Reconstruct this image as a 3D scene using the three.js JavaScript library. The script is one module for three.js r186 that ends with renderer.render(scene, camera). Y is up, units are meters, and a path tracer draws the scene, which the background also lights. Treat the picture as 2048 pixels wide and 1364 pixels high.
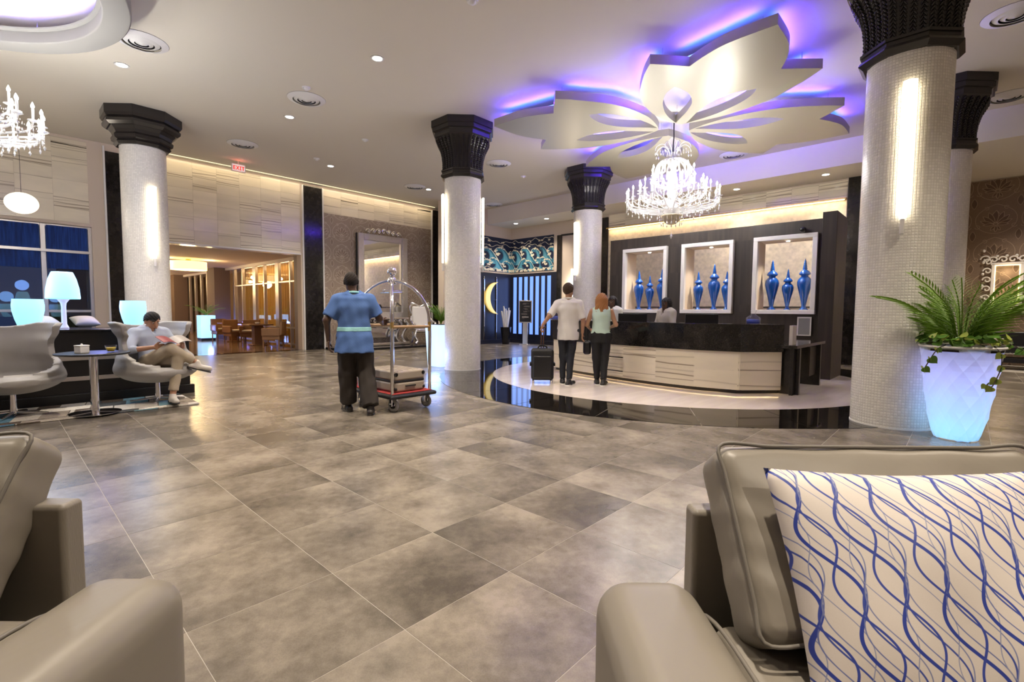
import * as THREE from 'three';
import { RoundedBoxGeometry } from 'three/addons/geometries/RoundedBoxGeometry.js';
import { mergeGeometries, mergeVertices } from 'three/addons/utils/BufferGeometryUtils.js';
import { RectAreaLightUniformsLib } from 'three/addons/lights/RectAreaLightUniformsLib.js';

// World: x = u (towards the reception wall), z = -v (v towards the damask wall), y up. Units are metres.
const scene = new THREE.Scene();
const renderer = new THREE.WebGLRenderer();
renderer.toneMapping = THREE.LinearToneMapping;
renderer.toneMappingExposure = 1.8;
renderer.shadowMap.enabled = true;
RectAreaLightUniformsLib.init();

// ---------- camera
const F = 972.07, PITCH = 0.06074, ROLL = 0.007897, TH = 0.8191334, EYE = 1.263;
const CT = Math.cos(TH), ST = Math.sin(TH);
const camera = new THREE.PerspectiveCamera(2 * Math.atan(682 / F) * 180 / Math.PI, 2048 / 1364, 0.05, 200);
{
  const cp = Math.cos(PITCH), sp = Math.sin(PITCH), cr = Math.cos(ROLL), sr = Math.sin(ROLL);
  const toWorld = (X, Y, Z) => new THREE.Vector3(CT * X + ST * Z, Y, ST * X - CT * Z);
  const r0 = [1, 0, 0], d0 = [0, -cp, -sp], f0 = [0, -sp, cp];
  const mix = (a, b, p, q) => toWorld(a[0] * p + b[0] * q, a[1] * p + b[1] * q, a[2] * p + b[2] * q);
  const right = mix(r0, d0, cr, -sr), down = mix(r0, d0, sr, cr), fwd = toWorld(...f0);
  camera.matrixAutoUpdate = true;
  camera.position.set(0, EYE, 0);
  camera.quaternion.setFromRotationMatrix(new THREE.Matrix4().makeBasis(right, down.clone().negate(), fwd.clone().negate()));
}
// ---------- night sky outside the windows
scene.background = new THREE.Color().setRGB(0.010, 0.016, 0.04);

const WARM = new THREE.Color().setRGB(1.0, 0.87, 0.70), WHITE = new THREE.Color().setRGB(1.0, 0.96, 0.90), GOLD = new THREE.Color().setRGB(1.0, 0.70, 0.36);
const POWER = { downlight: 34, downlightFar: 42, chandelier: 11, sconce: 0.55, petal: 10, glow: 1.0 };

// ---------- helpers
let seed = 7;
const rnd = () => { seed = (seed * 16807) % 2147483647; return (seed - 1) / 2147483646; };
const rr = (a, b) => a + (b - a) * rnd();
const PI = Math.PI;
const taken = {};
function numbered(n) { if (!(n in taken)) { taken[n] = 0; return n; } taken[n]++; return n + '_' + String(taken[n]).padStart(3, '0'); }
function place(o, u, v, h = 0, turn = 0) { o.position.set(u, h, -v); o.rotation.y = turn; return o; }
function thing(name, label, category, u = 0, v = 0, h = 0, turn = 0, group) {
  const o = new THREE.Group(); o.name = numbered(name); scene.add(o); place(o, u, v, h, turn);
  o.userData = { label, category }; if (group) o.userData.group = group;
  return o;
}
function struct(name, label, category, u = 0, v = 0, h = 0, turn = 0) { const o = thing(name, label, category, u, v, h, turn); o.userData.kind = 'structure'; return o; }
function part(parent, name, geo, mat, label) {
  const m = new THREE.Mesh(geo, mat); m.name = name; m.castShadow = m.receiveShadow = true; parent.add(m);
  if (label) m.userData.label = label; return m;
}
function solo(name, label, category, geo, mat, u = 0, v = 0, h = 0, turn = 0, group) {
  const m = new THREE.Mesh(geo, mat); m.name = numbered(name); m.castShadow = m.receiveShadow = true; scene.add(m); place(m, u, v, h, turn);
  m.userData = { label, category }; if (group) m.userData.group = group; return m;
}
function copyOf(o, label, u, v, h = o.position.y, turn = o.rotation.y) {
  const c = o.clone(); c.name = numbered(o.name.replace(/_\d{3}$/, '')); scene.add(c); place(c, u, v, h, turn); c.userData = { ...o.userData, label }; return c;
}
function facing(du, dv) { return Math.atan2(du, -dv); }              // local +z looks along (du, dv)
const box = (w, h, d, x = 0, y = 0, z = 0) => new THREE.BoxGeometry(w, h, d).translate(x, y, z);
const rbox = (w, h, d, r = 0.01, x = 0, y = 0, z = 0, s = 2) => new RoundedBoxGeometry(w, h, d, s, Math.min(r, w / 2, h / 2, d / 2)).translate(x, y, z);
const cyl = (r0, r1, h, x = 0, y = 0, z = 0, n = 20) => new THREE.CylinderGeometry(r1, r0, h, n).translate(x, y + h / 2, z);
const sph = (r, x = 0, y = 0, z = 0, n = 12) => new THREE.SphereGeometry(r, n, Math.max(6, n * 0.7 | 0)).translate(x, y, z);
const lathe = (pts, n = 32) => new THREE.LatheGeometry(pts.map(p => new THREE.Vector2(p[0], p[1])), n);
const V3 = (x, y, z) => new THREE.Vector3(x, y, z);
const tube = (pts, r, n = 24, m = 8, closed = false) => new THREE.TubeGeometry(new THREE.CatmullRomCurve3(pts.map(p => V3(...p)), closed), n, r, m, closed);
function merge(list) {
  return mergeGeometries(list.map(g => { g = g.index ? g.toNonIndexed() : g; for (const k of Object.keys(g.attributes)) if (!['position', 'normal', 'uv'].includes(k)) g.deleteAttribute(k); if (!g.attributes.uv) g.setAttribute('uv', new THREE.BufferAttribute(new Float32Array(g.attributes.position.count * 2), 2)); return g; }));
}
function bar(a, b, r, n = 8, r2 = r) {                                 // round bar between two points
  const A = V3(...a), B = V3(...b), d = B.clone().sub(A), g = new THREE.CylinderGeometry(r2, r, d.length(), n);
  g.applyQuaternion(new THREE.Quaternion().setFromUnitVectors(V3(0, 1, 0), d.clone().normalize())); return g.translate(...A.add(B).multiplyScalar(0.5).toArray());
}
function boxUV(g, s = 1, ou = 0, ov = 0) {                             // uv in metres by the dominant axis
  if (g.index) g = g.toNonIndexed();
  const p = g.attributes.position, n = g.attributes.normal, uv = new Float32Array(p.count * 2);
  for (let i = 0; i < p.count; i++) {
    const ax = Math.abs(n.getX(i)), ay = Math.abs(n.getY(i)), az = Math.abs(n.getZ(i));
    let a, b; if (ay >= ax && ay >= az) { a = p.getX(i); b = -p.getZ(i); } else if (ax >= az) { a = -p.getZ(i); b = p.getY(i); } else { a = p.getX(i); b = p.getY(i); }
    uv[2 * i] = a * s + ou; uv[2 * i + 1] = b * s + ov;
  }
  g.setAttribute('uv', new THREE.BufferAttribute(uv, 2)); return g;
}
// ---------- noise and textures
function hash(x, y, s) { let h = (x * 374761393 + y * 668265263 + s * 974711) | 0; h = Math.imul(h ^ (h >>> 13), 1274126177); return ((h ^ (h >>> 16)) >>> 0) / 4294967295; }
function vnoise(x, y, per, s) {
  const xi = Math.floor(x), yi = Math.floor(y), fx = x - xi, fy = y - yi, w = t => t * t * (3 - 2 * t), m = k => ((k % per) + per) % per;
  const a = hash(m(xi), m(yi), s), b = hash(m(xi + 1), m(yi), s), c = hash(m(xi), m(yi + 1), s), d = hash(m(xi + 1), m(yi + 1), s), u = w(fx), v = w(fy);
  return a + (b - a) * u + (c - a) * v + (a - b - c + d) * u * v;
}
function fbm(x, y, per, s, oct = 5) { let t = 0, a = 0.5, n = 0; for (let i = 0; i < oct; i++) { t += a * vnoise(x, y, per, s + i); n += a; a *= 0.5; x *= 2; y *= 2; per *= 2; } return t / n; }
function tex(w, h, fn, { srgb = true, repeat = [1, 1] } = {}) {
  const d = new Uint8Array(w * h * 4);
  for (let j = 0; j < h; j++) for (let i = 0; i < w; i++) { const c = fn(i / w, j / h), k = 4 * (j * w + i); d[k] = c[0]; d[k + 1] = c[1]; d[k + 2] = c[2]; d[k + 3] = 255; }
  const t = new THREE.DataTexture(d, w, h); t.wrapS = t.wrapT = THREE.RepeatWrapping; t.magFilter = THREE.LinearFilter; t.colorSpace = srgb ? THREE.SRGBColorSpace : THREE.NoColorSpace; t.repeat.set(...repeat); t.needsUpdate = true; return t;
}
const clamp = (x, a = 0, b = 255) => Math.max(a, Math.min(b, x));
const lerp = (a, b, t) => a + (b - a) * t;
const sm = (a, b, x) => { const t = clamp((x - a) / (b - a), 0, 1); return t * t * (3 - 2 * t); };
const grey = g => [g, g, g];
function canvasTex(w, h, draw, repeat = [1, 1]) {
  const c = document.createElement('canvas'); c.width = w; c.height = h; draw(c.getContext('2d'), w, h);
  const t = new THREE.CanvasTexture(c); t.colorSpace = THREE.SRGBColorSpace; t.wrapS = t.wrapT = THREE.RepeatWrapping; t.magFilter = THREE.LinearFilter; t.repeat.set(...repeat); return t;
}
const std = (o) => new THREE.MeshStandardMaterial(o);
const phy = (o) => new THREE.MeshPhysicalMaterial(o);
const rgb = (r, g, b) => new THREE.Color().setRGB(r, g, b);           // linear base colours
const lit = (r, g, b, k = 1) => std({ color: 0x111111, emissive: rgb(r, g, b), emissiveIntensity: k });
function pointLight(parent, color, power, x, y, z, radius = 1) { const l = new THREE.PointLight(color, power); l.position.set(x, y, z); l.castShadow = true; l.shadow.radius = radius; l.name = 'lamp_light'; parent.add(l); return l; }
function areaLight(parent, color, power, w, h, pos, look) { const l = new THREE.RectAreaLight(color, power, w, h); l.position.set(...pos); l.lookAt(...look); l.name = 'strip_light'; parent.add(l); return l; }

// ---------- materials
const cloud = tex(512, 512, (x, y) => { const a = fbm(x * 3, y * 3, 3, 11, 4), b = fbm(x * 10, y * 10, 10, 31, 4), c3 = fbm(x * 48, y * 48, 48, 37, 3), s = hash(x * 512 | 0, y * 512 | 0, 3); let g = 0.56 + (a - 0.5) * 1.35 + (b - 0.5) * 0.5 + (c3 - 0.5) * 0.34 + (s - 0.5) * 0.16; g = clamp(g, 0.02, 1); return [lerp(104, 214, g), lerp(97, 204, g), lerp(88, 192, g)]; });
const marbleTex = tex(1024, 1024, (x, y) => {
  const w = 0.035 * (fbm(x * 2, y * 2, 2, 5, 4) - 0.5), q = y + w;
  let k = 0; for (let i = 0; i < 19; i++) { const c = hash(i, 3, 9), th = 0.0012 + 0.006 * Math.pow(hash(i, 5, 9), 3), s = 0.25 + 0.75 * hash(i, 7, 9), sl = 0.02 * (hash(i, 8, 9) - 0.5) * Math.sin(2 * PI * x + 6 * hash(i, 2, 2)); let d = Math.abs(q - c - sl); d = Math.min(d, 1 - d); k = Math.max(k, s * Math.exp(-Math.pow(d / th, 1.5)) * sm(0.2, 0.55, fbm(x * 3, i * 3.1, 3, 40 + i, 3) + 0.12)); }
  const c = fbm(x * 2, y * 9, 2, 61, 5) - 0.5; const g = 1 + c * 0.16;
  return [clamp(lerp(242 * g, 128, k)), clamp(lerp(235 * g, 114, k)), clamp(lerp(221 * g, 98, k))];
});
const softMarble = tex(512, 512, (x, y) => { const w = 0.05 * (fbm(x * 3, y * 3, 3, 5, 4) - 0.5), q = y * 1 + w; const a = fbm(x * 2, q * 14, 2, 66, 5) - 0.5; const k = clamp(0.5 + 1.3 * a, 0, 1); return [lerp(214, 246, k), lerp(204, 240, k), lerp(198, 234, k)]; });
const graniteTex = tex(256, 256, (x, y) => { const s = hash(x * 256 | 0, y * 256 | 0, 8), a = fbm(x * 12, y * 12, 12, 4, 4); const g = 18 + 34 * (a - 0.3) + (s > 0.93 ? 34 : 0) + 10 * s; return [clamp(g * 1.08), clamp(g), clamp(g * 0.95)]; });
const woodTex = tex(256, 512, (x, y) => { const g = fbm(x * 40, y * 2, 40, 14, 4), a = fbm(x * 3, y * 3, 3, 15, 4); const k = 0.6 + 0.5 * g + 0.35 * (a - 0.5); return [clamp(60 * k), clamp(50 * k), clamp(44 * k)]; });
const clothBump = tex(128, 128, (x, y) => grey(clamp(128 + 90 * Math.sin(x * 2 * PI * 32) * Math.sin(y * 2 * PI * 32))), { srgb: false });
const leatherBump = tex(256, 256, (x, y) => grey(clamp(255 * fbm(x * 40, y * 40, 40, 17, 3))), { srgb: false });
const mosaicTex = tex(512, 512, (x, y) => { const n = 16, i = Math.floor(x * n), j = Math.floor(y * n), fx = x * n - i, fy = y * n - j, e = Math.min(fx, 1 - fx, fy, 1 - fy); const t = 0.95 + 0.07 * hash(i, j, 21); return e < 0.08 ? [216, 212, 205] : [clamp(236 * t), clamp(233 * t), clamp(227 * t)]; });
const mosaicBump = tex(512, 512, (x, y) => { const n = 16, i = Math.floor(x * n), j = Math.floor(y * n), fx = x * n - i, fy = y * n - j, e = Math.min(fx, 1 - fx, fy, 1 - fy); const tl = (hash(i, j, 5) - 0.5) * (fx - 0.5) + (hash(i, j, 6) - 0.5) * (fy - 0.5); return grey(clamp(255 * (sm(0.02, 0.2, e) * 0.75 + tl * 0.4))); }, { srgb: false });
function damask(bg, fgd, fgl) {
  return canvasTex(512, 512, (g, w, h) => {
    g.fillStyle = bg; g.fillRect(0, 0, w, h);
    for (let i = 0; i < 5000; i++) { g.fillStyle = i % 2 ? 'rgba(255,240,220,0.035)' : 'rgba(0,0,0,0.05)'; g.fillRect(rnd() * w, rnd() * h, 2, 6); }
    const motif = (cx, cy, s) => { for (const m of [-1, 1]) { g.save(); g.translate(cx, cy); g.scale(m * s, s); g.lineJoin = 'round';
      const pass = (fill, stroke, lw) => { g.fillStyle = fill; g.strokeStyle = stroke; g.lineWidth = lw;
        const leaf = (x0, y0, x1, y1, b) => { const dx = x1 - x0, dy = y1 - y0; g.beginPath(); g.moveTo(x0, y0); g.quadraticCurveTo(x0 + dx * .35 - dy * b, y0 + dy * .35 + dx * b, x1, y1); g.quadraticCurveTo(x0 + dx * .6 + dy * b * .5, y0 + dy * .6 - dx * b * .5, x0, y0); g.fill(); g.stroke(); };
        leaf(0, 36, 0, -70, 0.55); leaf(4, 30, 46, -56, 0.45); leaf(8, 36, 80, -26, 0.45); leaf(10, 44, 96, 12, 0.4); leaf(8, 50, 78, 48, -0.35); leaf(0, 60, 30, 96, -0.5); leaf(0, 56, 0, 112, 0.4);
        g.beginPath(); g.moveTo(0, 124); g.bezierCurveTo(60, 116, 124, 84, 126, 6); g.bezierCurveTo(126, -60, 70, -96, 0, -124); g.stroke();
        g.beginPath(); g.arc(112, 62, 15, 0, 5); g.stroke(); g.beginPath(); g.arc(60, -92, 13, 1, 6); g.stroke(); };
      pass(fgd, fgl, 4); g.restore(); } };
    for (const [x, y] of [[128, 128], [384, 128], [128, 384], [384, 384]]) motif(x, y, 0.92);
    for (const [x, y] of [[0, 0], [256, 0], [512, 0], [0, 256], [256, 256], [512, 256], [0, 512], [256, 512], [512, 512]]) { g.fillStyle = fgd; g.strokeStyle = fgl; g.lineWidth = 3; g.beginPath(); g.moveTo(x, y - 40); g.quadraticCurveTo(x + 34, y, x, y + 40); g.quadraticCurveTo(x - 34, y, x, y - 40); g.fill(); g.stroke(); }
  });
}
const damaskL = damask('#9a8a7a', '#8b7a6b', '#c9bba9'), damaskR = damask('#84705f', '#6b5747', '#b09a84');
const M = {
  tile: [0.92, 1.0, 1.07, 0.85].map(k => phy({ map: cloud, color: rgb(0.385 * k, 0.37 * k, 0.35 * k), roughness: 0.27 })),
  grout: std({ color: rgb(0.36, 0.33, 0.29), roughness: 0.9 }),
  slab: std({ color: rgb(0.3, 0.27, 0.24), roughness: 0.8 }),
  ceiling: std({ color: rgb(0.74, 0.69, 0.595), roughness: 0.92 }),
  wall: std({ color: rgb(0.66, 0.56, 0.46), roughness: 0.9 }),
  wallWarm: std({ color: rgb(0.72, 0.60, 0.46), roughness: 0.9 }),
  marble: [0, 1, 2].map(i => phy({ map: marbleTex, color: rgb(1.0 - 0.05 * i, 0.965 - 0.05 * i, 0.89 - 0.055 * i), roughness: 0.16 })),
  marbleFloor: phy({ map: softMarble, color: rgb(0.95, 0.92, 0.90), roughness: 0.11 }),
  blackFloor: phy({ map: graniteTex, color: rgb(0.55, 0.52, 0.5), roughness: 0.04 }),
  granite: phy({ map: graniteTex, roughness: 0.12 }),
  graniteDull: phy({ map: graniteTex, roughness: 0.3, color: rgb(1, .95, .9) }),
  wood: phy({ map: woodTex, roughness: 0.42 }),
  bronze: phy({ color: rgb(0.16, 0.09, 0.035), metalness: 0.4, roughness: 0.35 }),
  capital: phy({ color: rgb(0.022, 0.019, 0.018), roughness: 0.22 }),
  mosaic: phy({ map: mosaicTex, bumpMap: mosaicBump, bumpScale: 0.003, roughness: 0.25 }),
  damaskL: phy({ map: damaskL, roughness: 0.45 }), damaskR: phy({ map: damaskR, roughness: 0.5 }),
  white: std({ color: rgb(0.82, 0.81, 0.79), roughness: 0.45 }),
  offwhite: std({ color: rgb(0.72, 0.68, 0.62), roughness: 0.6 }),
  frameWhite: phy({ color: rgb(0.80, 0.78, 0.77), roughness: 0.25 }),
  silverLeaf: phy({ color: rgb(0.44, 0.415, 0.345), metalness: 0.35, roughness: 0.42 }),
  silver: phy({ color: rgb(0.78, 0.77, 0.78), metalness: 1, roughness: 0.18 }),
  chrome: phy({ color: rgb(0.82, 0.82, 0.84), metalness: 1, roughness: 0.07 }),
  alu: phy({ color: rgb(0.62, 0.58, 0.55), metalness: 0.85, roughness: 0.35 }),
  brass: phy({ color: rgb(0.85, 0.6, 0.22), metalness: 1, roughness: 0.22 }),
  black: std({ color: rgb(0.012, 0.012, 0.014), roughness: 0.4 }),
  blackGloss: phy({ color: rgb(0.010, 0.010, 0.013), roughness: 0.12 }),
  navy: phy({ color: rgb(0.018, 0.020, 0.035), roughness: 0.3 }),
  mirror: phy({ color: rgb(0.92, 0.92, 0.9), metalness: 1, roughness: 0.02 }),
  glass: phy({ color: 0xffffff, transmission: 1, thickness: 0, roughness: 0, ior: 1.45 }),
  crystal: phy({ color: 0xffffff, roughness: 0.05, metalness: 0, transmission: 0.55, thickness: 0, ior: 1.6 }),
  leather: phy({ color: rgb(0.215, 0.191, 0.158), roughness: 0.42, bumpMap: leatherBump, bumpScale: 0.0006 }),
  piping: phy({ color: rgb(0.15, 0.135, 0.115), roughness: 0.5 }),
  eggFabric: phy({ color: rgb(0.36, 0.345, 0.33), roughness: 0.6, sheen: 0.3 }),
  blue: phy({ color: rgb(0.004, 0.085, 0.42), metalness: 0.25, roughness: 0.16, clearcoat: 1, clearcoatRoughness: 0.05 }),
  leafPalm: phy({ color: rgb(0.22, 0.39, 0.035), roughness: 0.5, transmission: 0.35, thickness: 0, side: THREE.DoubleSide }),
  leafIvy: phy({ color: rgb(0.10, 0.23, 0.03), roughness: 0.4, side: THREE.DoubleSide }),
  leafIvy2: phy({ color: rgb(0.38, 0.46, 0.08), roughness: 0.4, side: THREE.DoubleSide }),
  stem: std({ color: rgb(0.20, 0.24, 0.06), roughness: 0.7 }), twig: std({ color: rgb(0.05, 0.035, 0.02), roughness: 0.8 }),
  soil: std({ color: rgb(0.02, 0.014, 0.01), roughness: 1 }),
  wicker: std({ color: rgb(0.20, 0.095, 0.04), roughness: 0.6, bumpMap: clothBump, bumpScale: 0.004 }),
  wickerLight: std({ color: rgb(0.42, 0.25, 0.13), roughness: 0.6, bumpMap: clothBump, bumpScale: 0.004 }),
};
// ================= SETTING =================
const K = [9.38, 4.42], CEIL = 5.18, LOW = 4.6;
// ---------- floor: stone tiles 60 cm, laid on a grout bed
const floor = struct('floor', 'grey stone tile floor of the hotel lobby', 'floor');
part(floor, 'grout_bed', box(24, 0.2, 22.2, 5, -0.1009, -4.6), M.grout);
{
  const variants = []; for (let i = 0; i < 24; i++) { const g = box(0.5968, 0.012, 0.5968, 0, -0.006, 0); const turn = i % 4, ou = rnd(), ov = rnd(), k = boxUV(g, 0.62, 0, 0), uv = k.attributes.uv; for (let n = 0; n < uv.count; n++) { let a = uv.getX(n), b = uv.getY(n); for (let t = 0; t < turn; t++) [a, b] = [-b, a]; uv.setXY(n, a + ou, b + ov); } variants.push(k); }
  const near = [], far = [];
  for (let i = -12; i < 24; i++) for (let j = -13; j < 24; j++) {
    const u = 1.071 + 0.6 * (i + 0.5), v = 1.57 + 0.6 * (j + 0.5); if (v > 15.2 || u > 16.9 || u < -6 || v < -6.0) continue;
    if (Math.hypot(u - K[0], v - K[1]) < 4.15) continue;
    const X = CT * u - ST * v, Z = ST * u + CT * v, d = Math.hypot(u, v);
    if (Z > 0.9 && Math.abs(X / Z) < 1.16 && Z < 15) near.push([d, u, v]); else far.push([u, v]);
  }
  near.sort((a, b) => a[0] - b[0]);
  near.forEach(([d, u, v], n) => { if (n < 290) { const m = part(floor, 'tile', variants[rnd() * 24 | 0], M.tile[[0, 1, 1, 2, 0, 3][rnd() * 6 | 0]]); m.position.set(u, (rnd() - 0.5) * 0.0004, -v); } else far.push([u, v]); });
  const inst = new THREE.InstancedMesh(variants[0], M.tile[1], far.length), m4 = new THREE.Matrix4();
  const e = new THREE.Euler(), q = new THREE.Quaternion();
  far.forEach(([u, v], n) => { e.set(0, (rnd() * 4 | 0) * PI / 2, 0); m4.compose(V3(u, 0, -v), q.setFromEuler(e), V3(1, 1, 1)); inst.setMatrixAt(n, m4); const k = 0.86 + 0.22 * rnd(); inst.setColorAt(n, new THREE.Color(k, k, k)); });
  inst.name = 'far_tiles'; inst.userData.kind = 'stuff'; inst.castShadow = inst.receiveShadow = true; floor.add(inst);
  // reception disc
  const disc = new THREE.CylinderGeometry(3.555, 3.555, 0.012, 96).translate(K[0], -0.001, -K[1]);
  const md = boxUV(disc, 0.4); part(floor, 'marble_disc', md, M.marbleFloor, 'polished white veined marble disc under the desk');
  for (let i = 0; i < 24; i++) {
    const a0 = i / 24 * 2 * PI + 0.0012, a1 = (i + 1) / 24 * 2 * PI - 0.0012, s = new THREE.Shape();
    s.absarc(0, 0, 4.6, a0, a1, false); s.absarc(0, 0, 3.56, a1, a0, true); s.closePath();
    const g = boxUV(new THREE.ExtrudeGeometry(s, { depth: 0.012, bevelEnabled: false, curveSegments: 10 }).rotateX(-PI / 2).translate(K[0], -0.0075, -K[1]), 1.2);
    part(floor, 'ring_slab', g, M.blackFloor);
  }
}
// ---------- ceiling
const ceiling = struct('ceiling', 'beige plaster ceiling with a lowered part over the reception', 'ceiling');
part(ceiling, 'main_slab', box(19.4, 0.3, 21.7, 3.5, CEIL + 0.15, -4.6), M.ceiling);
part(ceiling, 'lowered_slab', box(4.3, 0.88, 20.2, 15.35, LOW + 0.44, -3.9), M.ceiling);
// ---------- claddings
const mGeo = {};
function cladding(parent, axis, at, a0, a1, h0, h1, wa, hh, name = 'marble_panel') {
  const na = Math.max(1, Math.round((a1 - a0) / wa)), nh = Math.max(1, Math.round((h1 - h0) / hh)), w = (a1 - a0) / na, h = (h1 - h0) / nh;
  const key = w.toFixed(3) + h.toFixed(3) + axis;
  if (!mGeo[key]) mGeo[key] = [...Array(10)].map(() => boxUV(axis === 'v' ? rbox(w - 0.002, h - 0.002, 0.014, 0.0012, 0, 0, 0, 1) : rbox(0.014, h - 0.002, w - 0.002, 0.0012, 0, 0, 0, 1), 0.42, rnd(), rnd()));
  for (let i = 0; i < na; i++) for (let j = 0; j < nh; j++) {
    const m = part(parent, name, mGeo[key][rnd() * 10 | 0], M.marble[rnd() * 3 | 0]), c = a0 + (i + 0.5) * w, y = h0 + (j + 0.5) * h, o = 0.006 + 0.0012 * rnd();
    if (axis === 'v') m.position.set(c, y, -at + o); else m.position.set(at - o, y, -c);
  }
}
// ---------- left wall (plane v = 15.2)
const wallLeft = struct('wall_left', 'long lobby wall clad in veined marble, black granite and damask paper', 'wall');
const LV = 15.2;
const lw = (u0, u1, h0, h1, mat, name = 'wall_core') => part(wallLeft, name, box(u1 - u0, h1 - h0, 0.3, (u0 + u1) / 2, (h0 + h1) / 2, -LV - 0.15), mat);
lw(-6.2, 1.69, 3.17, CEIL, M.wall); lw(-6.2, 1.69, -0.1, 0.2, M.wall); lw(-6.2, -3.4, 0.2, 3.17, M.wall);
lw(1.69, 2.62, -0.1, CEIL, M.wall); lw(2.62, 6.63, 3.0, CEIL, M.wall); lw(6.63, 14.9, -0.1, CEIL, M.wall);
cladding(wallLeft, 'v', LV, -2.6, 1.66, 3.24, 5.12, 0.62, 0.47);
cladding(wallLeft, 'v', LV, 2.64, 6.62, 3.0, 5.14, 0.6, 0.36);
cladding(wallLeft, 'v', LV, 7.36, 11.64, 4.37, 5.12, 0.6, 0.25);
const pil = (u0, u1, h0, h1) => part(wallLeft, 'granite_pilaster', boxUV(rbox(u1 - u0, h1 - h0, 0.06, 0.004, (u0 + u1) / 2, (h0 + h1) / 2, -LV + 0.02)), M.granite, 'polished black granite pilaster');
pil(1.99, 2.62, 0, 5.0); pil(6.74, 7.31, 0, 5.12); pil(11.7, 12.3, 0, 5.12);
for (const u of [1.96, 6.69, 7.335, 11.665]) part(wallLeft, 'trim_strip', box(0.035, 5.1, 0.085, u, 2.56, -LV + 0.03), M.frameWhite, 'thin white edge trim');
{ const g = boxUV(box(4.27, 4.36, 0.02, 9.5, 2.185, -LV + 0.008), 0.72); part(wallLeft, 'damask_paper', g, M.damaskL, 'silver taupe damask wallpaper'); }
part(wallLeft, 'led_strip', box(9.0, 0.012, 0.03, 7.14, 5.172, -LV + 0.26), lit(1, .82, .5, .8));
areaLight(scene, rgb(1, .80, .50), 7, 9.0, 0.06, [7.14, 5.162, -LV + 0.25], [7.14, 4.2, -LV + 0.0]);
part(wallLeft, 'lintel_edge', box(4.0, 0.04, 0.34, 4.63, 2.985, -LV - 0.15), M.frameWhite);
// window with blue roller blinds in the left wall
const win = struct('window_1', 'tall lobby window with dark blue roller blinds and pale frame', 'window');
{
  const A = M.alu, z = -LV - 0.12;
  part(win, 'glass_pane', box(2.5, 2.9, 0.012, -2.1, 1.68, z), M.glass); part(win, 'glass_pane', box(1.6, 2.9, 0.012, 0.0, 1.68, z), M.glass); part(win, 'glass_pane', box(0.8, 2.9, 0.012, 1.27, 1.68, z), M.glass);
  for (const [u, w] of [[-3.37, .06], [-0.83, .09], [0.85, .09], [1.66, .07]]) part(win, 'mullion', rbox(w, 2.96, 0.12, 0.008, u, 1.68, z), A);
  for (const h of [0.23, 1.19, 3.14]) part(win, 'transom', rbox(5.06, 0.06, 0.10, 0.006, -0.86, h, z), A);
  part(win, 'blind_rail', box(5.02, 0.06, 0.05, -0.86, 2.56, z + 0.1), A, 'pale rail across the blinds');
  const blindMat = phy({ color: rgb(0.012, 0.075, 0.42), roughness: 0.8, map: tex(128, 128, (x, y) => { const g = 190 + 60 * (fbm(x * 60, y * 3, 60, 9, 3) - 0.5) * 2; return grey(clamp(g)); }) });
  for (const [u0, u1] of [[-3.32, -.9], [-0.78, 0.79], [0.91, 1.61]]) part(win, 'blind', box(u1 - u0, 0.97, 0.012, (u0 + u1) / 2, 2.645, z + 0.07), blindMat, 'dark blue roller blind');
}
// plants outside in the dark
for (let k = 0; k < 3; k++) { const g = new THREE.IcosahedronGeometry(0.62, 4), p = g.attributes.position; for (let i = 0; i < p.count; i++) { const f = 0.75 + 0.5 * fbm(p.getX(i) * 4 + 9, p.getY(i) * 4 + p.getZ(i) * 3 + 9, 64, k, 4); p.setXYZ(i, p.getX(i) * f, p.getY(i) * f * 1.1, p.getZ(i) * f); } g.computeVertexNormals(); solo('garden_shrub', ['dark shrub outside behind the bowl lamps', 'dark shrub outside behind the mushroom lamp', 'dark shrub outside at the far left'][k], 'shrub', g, std({ color: rgb(0.05, 0.06, 0.025), roughness: 0.9 }), [-0.5, 0.95, -2.0][k], 16.9 + 0.2 * k, 0.55, 0, 'shrubs outside the window'); }
solo('garden_ground', 'dark ground outside the window', 'ground', box(8, 0.1, 6, 0, -0.05, 0), std({ color: rgb(0.03, 0.03, 0.03), roughness: 1 }), -2.2, 18.6, -0.02).userData.kind = 'structure';
// ---------- reception wall (plane u = 14.54)
const wallBack = struct('wall_back', 'reception wall with warm lit cream panel, marble bands and black pilasters', 'wall');
const bw = (v0, v1, h0, h1, mat, name = 'wall_core', t = 0.3, off = 0) => part(wallBack, name, boxUV(box(t, h1 - h0, v1 - v0, 14.54 + t / 2 - off, (h0 + h1) / 2, -(v0 + v1) / 2), 1), mat);
bw(0.4, 13.98, -0.1, LOW, M.wall);
bw(2.3, 9.08, 1.45, 4.08, phy({ color: rgb(0.88, 0.78, 0.58), roughness: 0.55, map: tex(256, 256, (x, y) => grey(clamp(232 + 24 * (fbm(x * 12, y * 12, 12, 19, 3) - 0.5) * 2))) }), 'cream_panel', 0.02, 0.02);
cladding(wallBack, 'u', 14.54, 2.3, 9.08, 4.13, 4.56, 0.62, 0.215);
cladding(wallBack, 'u', 14.54, 2.3, 9.08, 0.05, 1.42, 0.62, 0.46);
bw(2.3, 9.1, 4.085, 4.12, M.brass, 'cove_ledge', 0.16, 0.16);
bw(2.3, 9.1, 1.42, 1.45, M.black, 'dado_line', 0.03, 0.03);
bw(2.02, 2.28, 0, LOW, M.granite, 'granite_pilaster', 0.06, 0.06); bw(1.9, 2.0, 0, LOW, M.bronze, 'bronze_pilaster', 0.08, 0.08);
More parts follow.
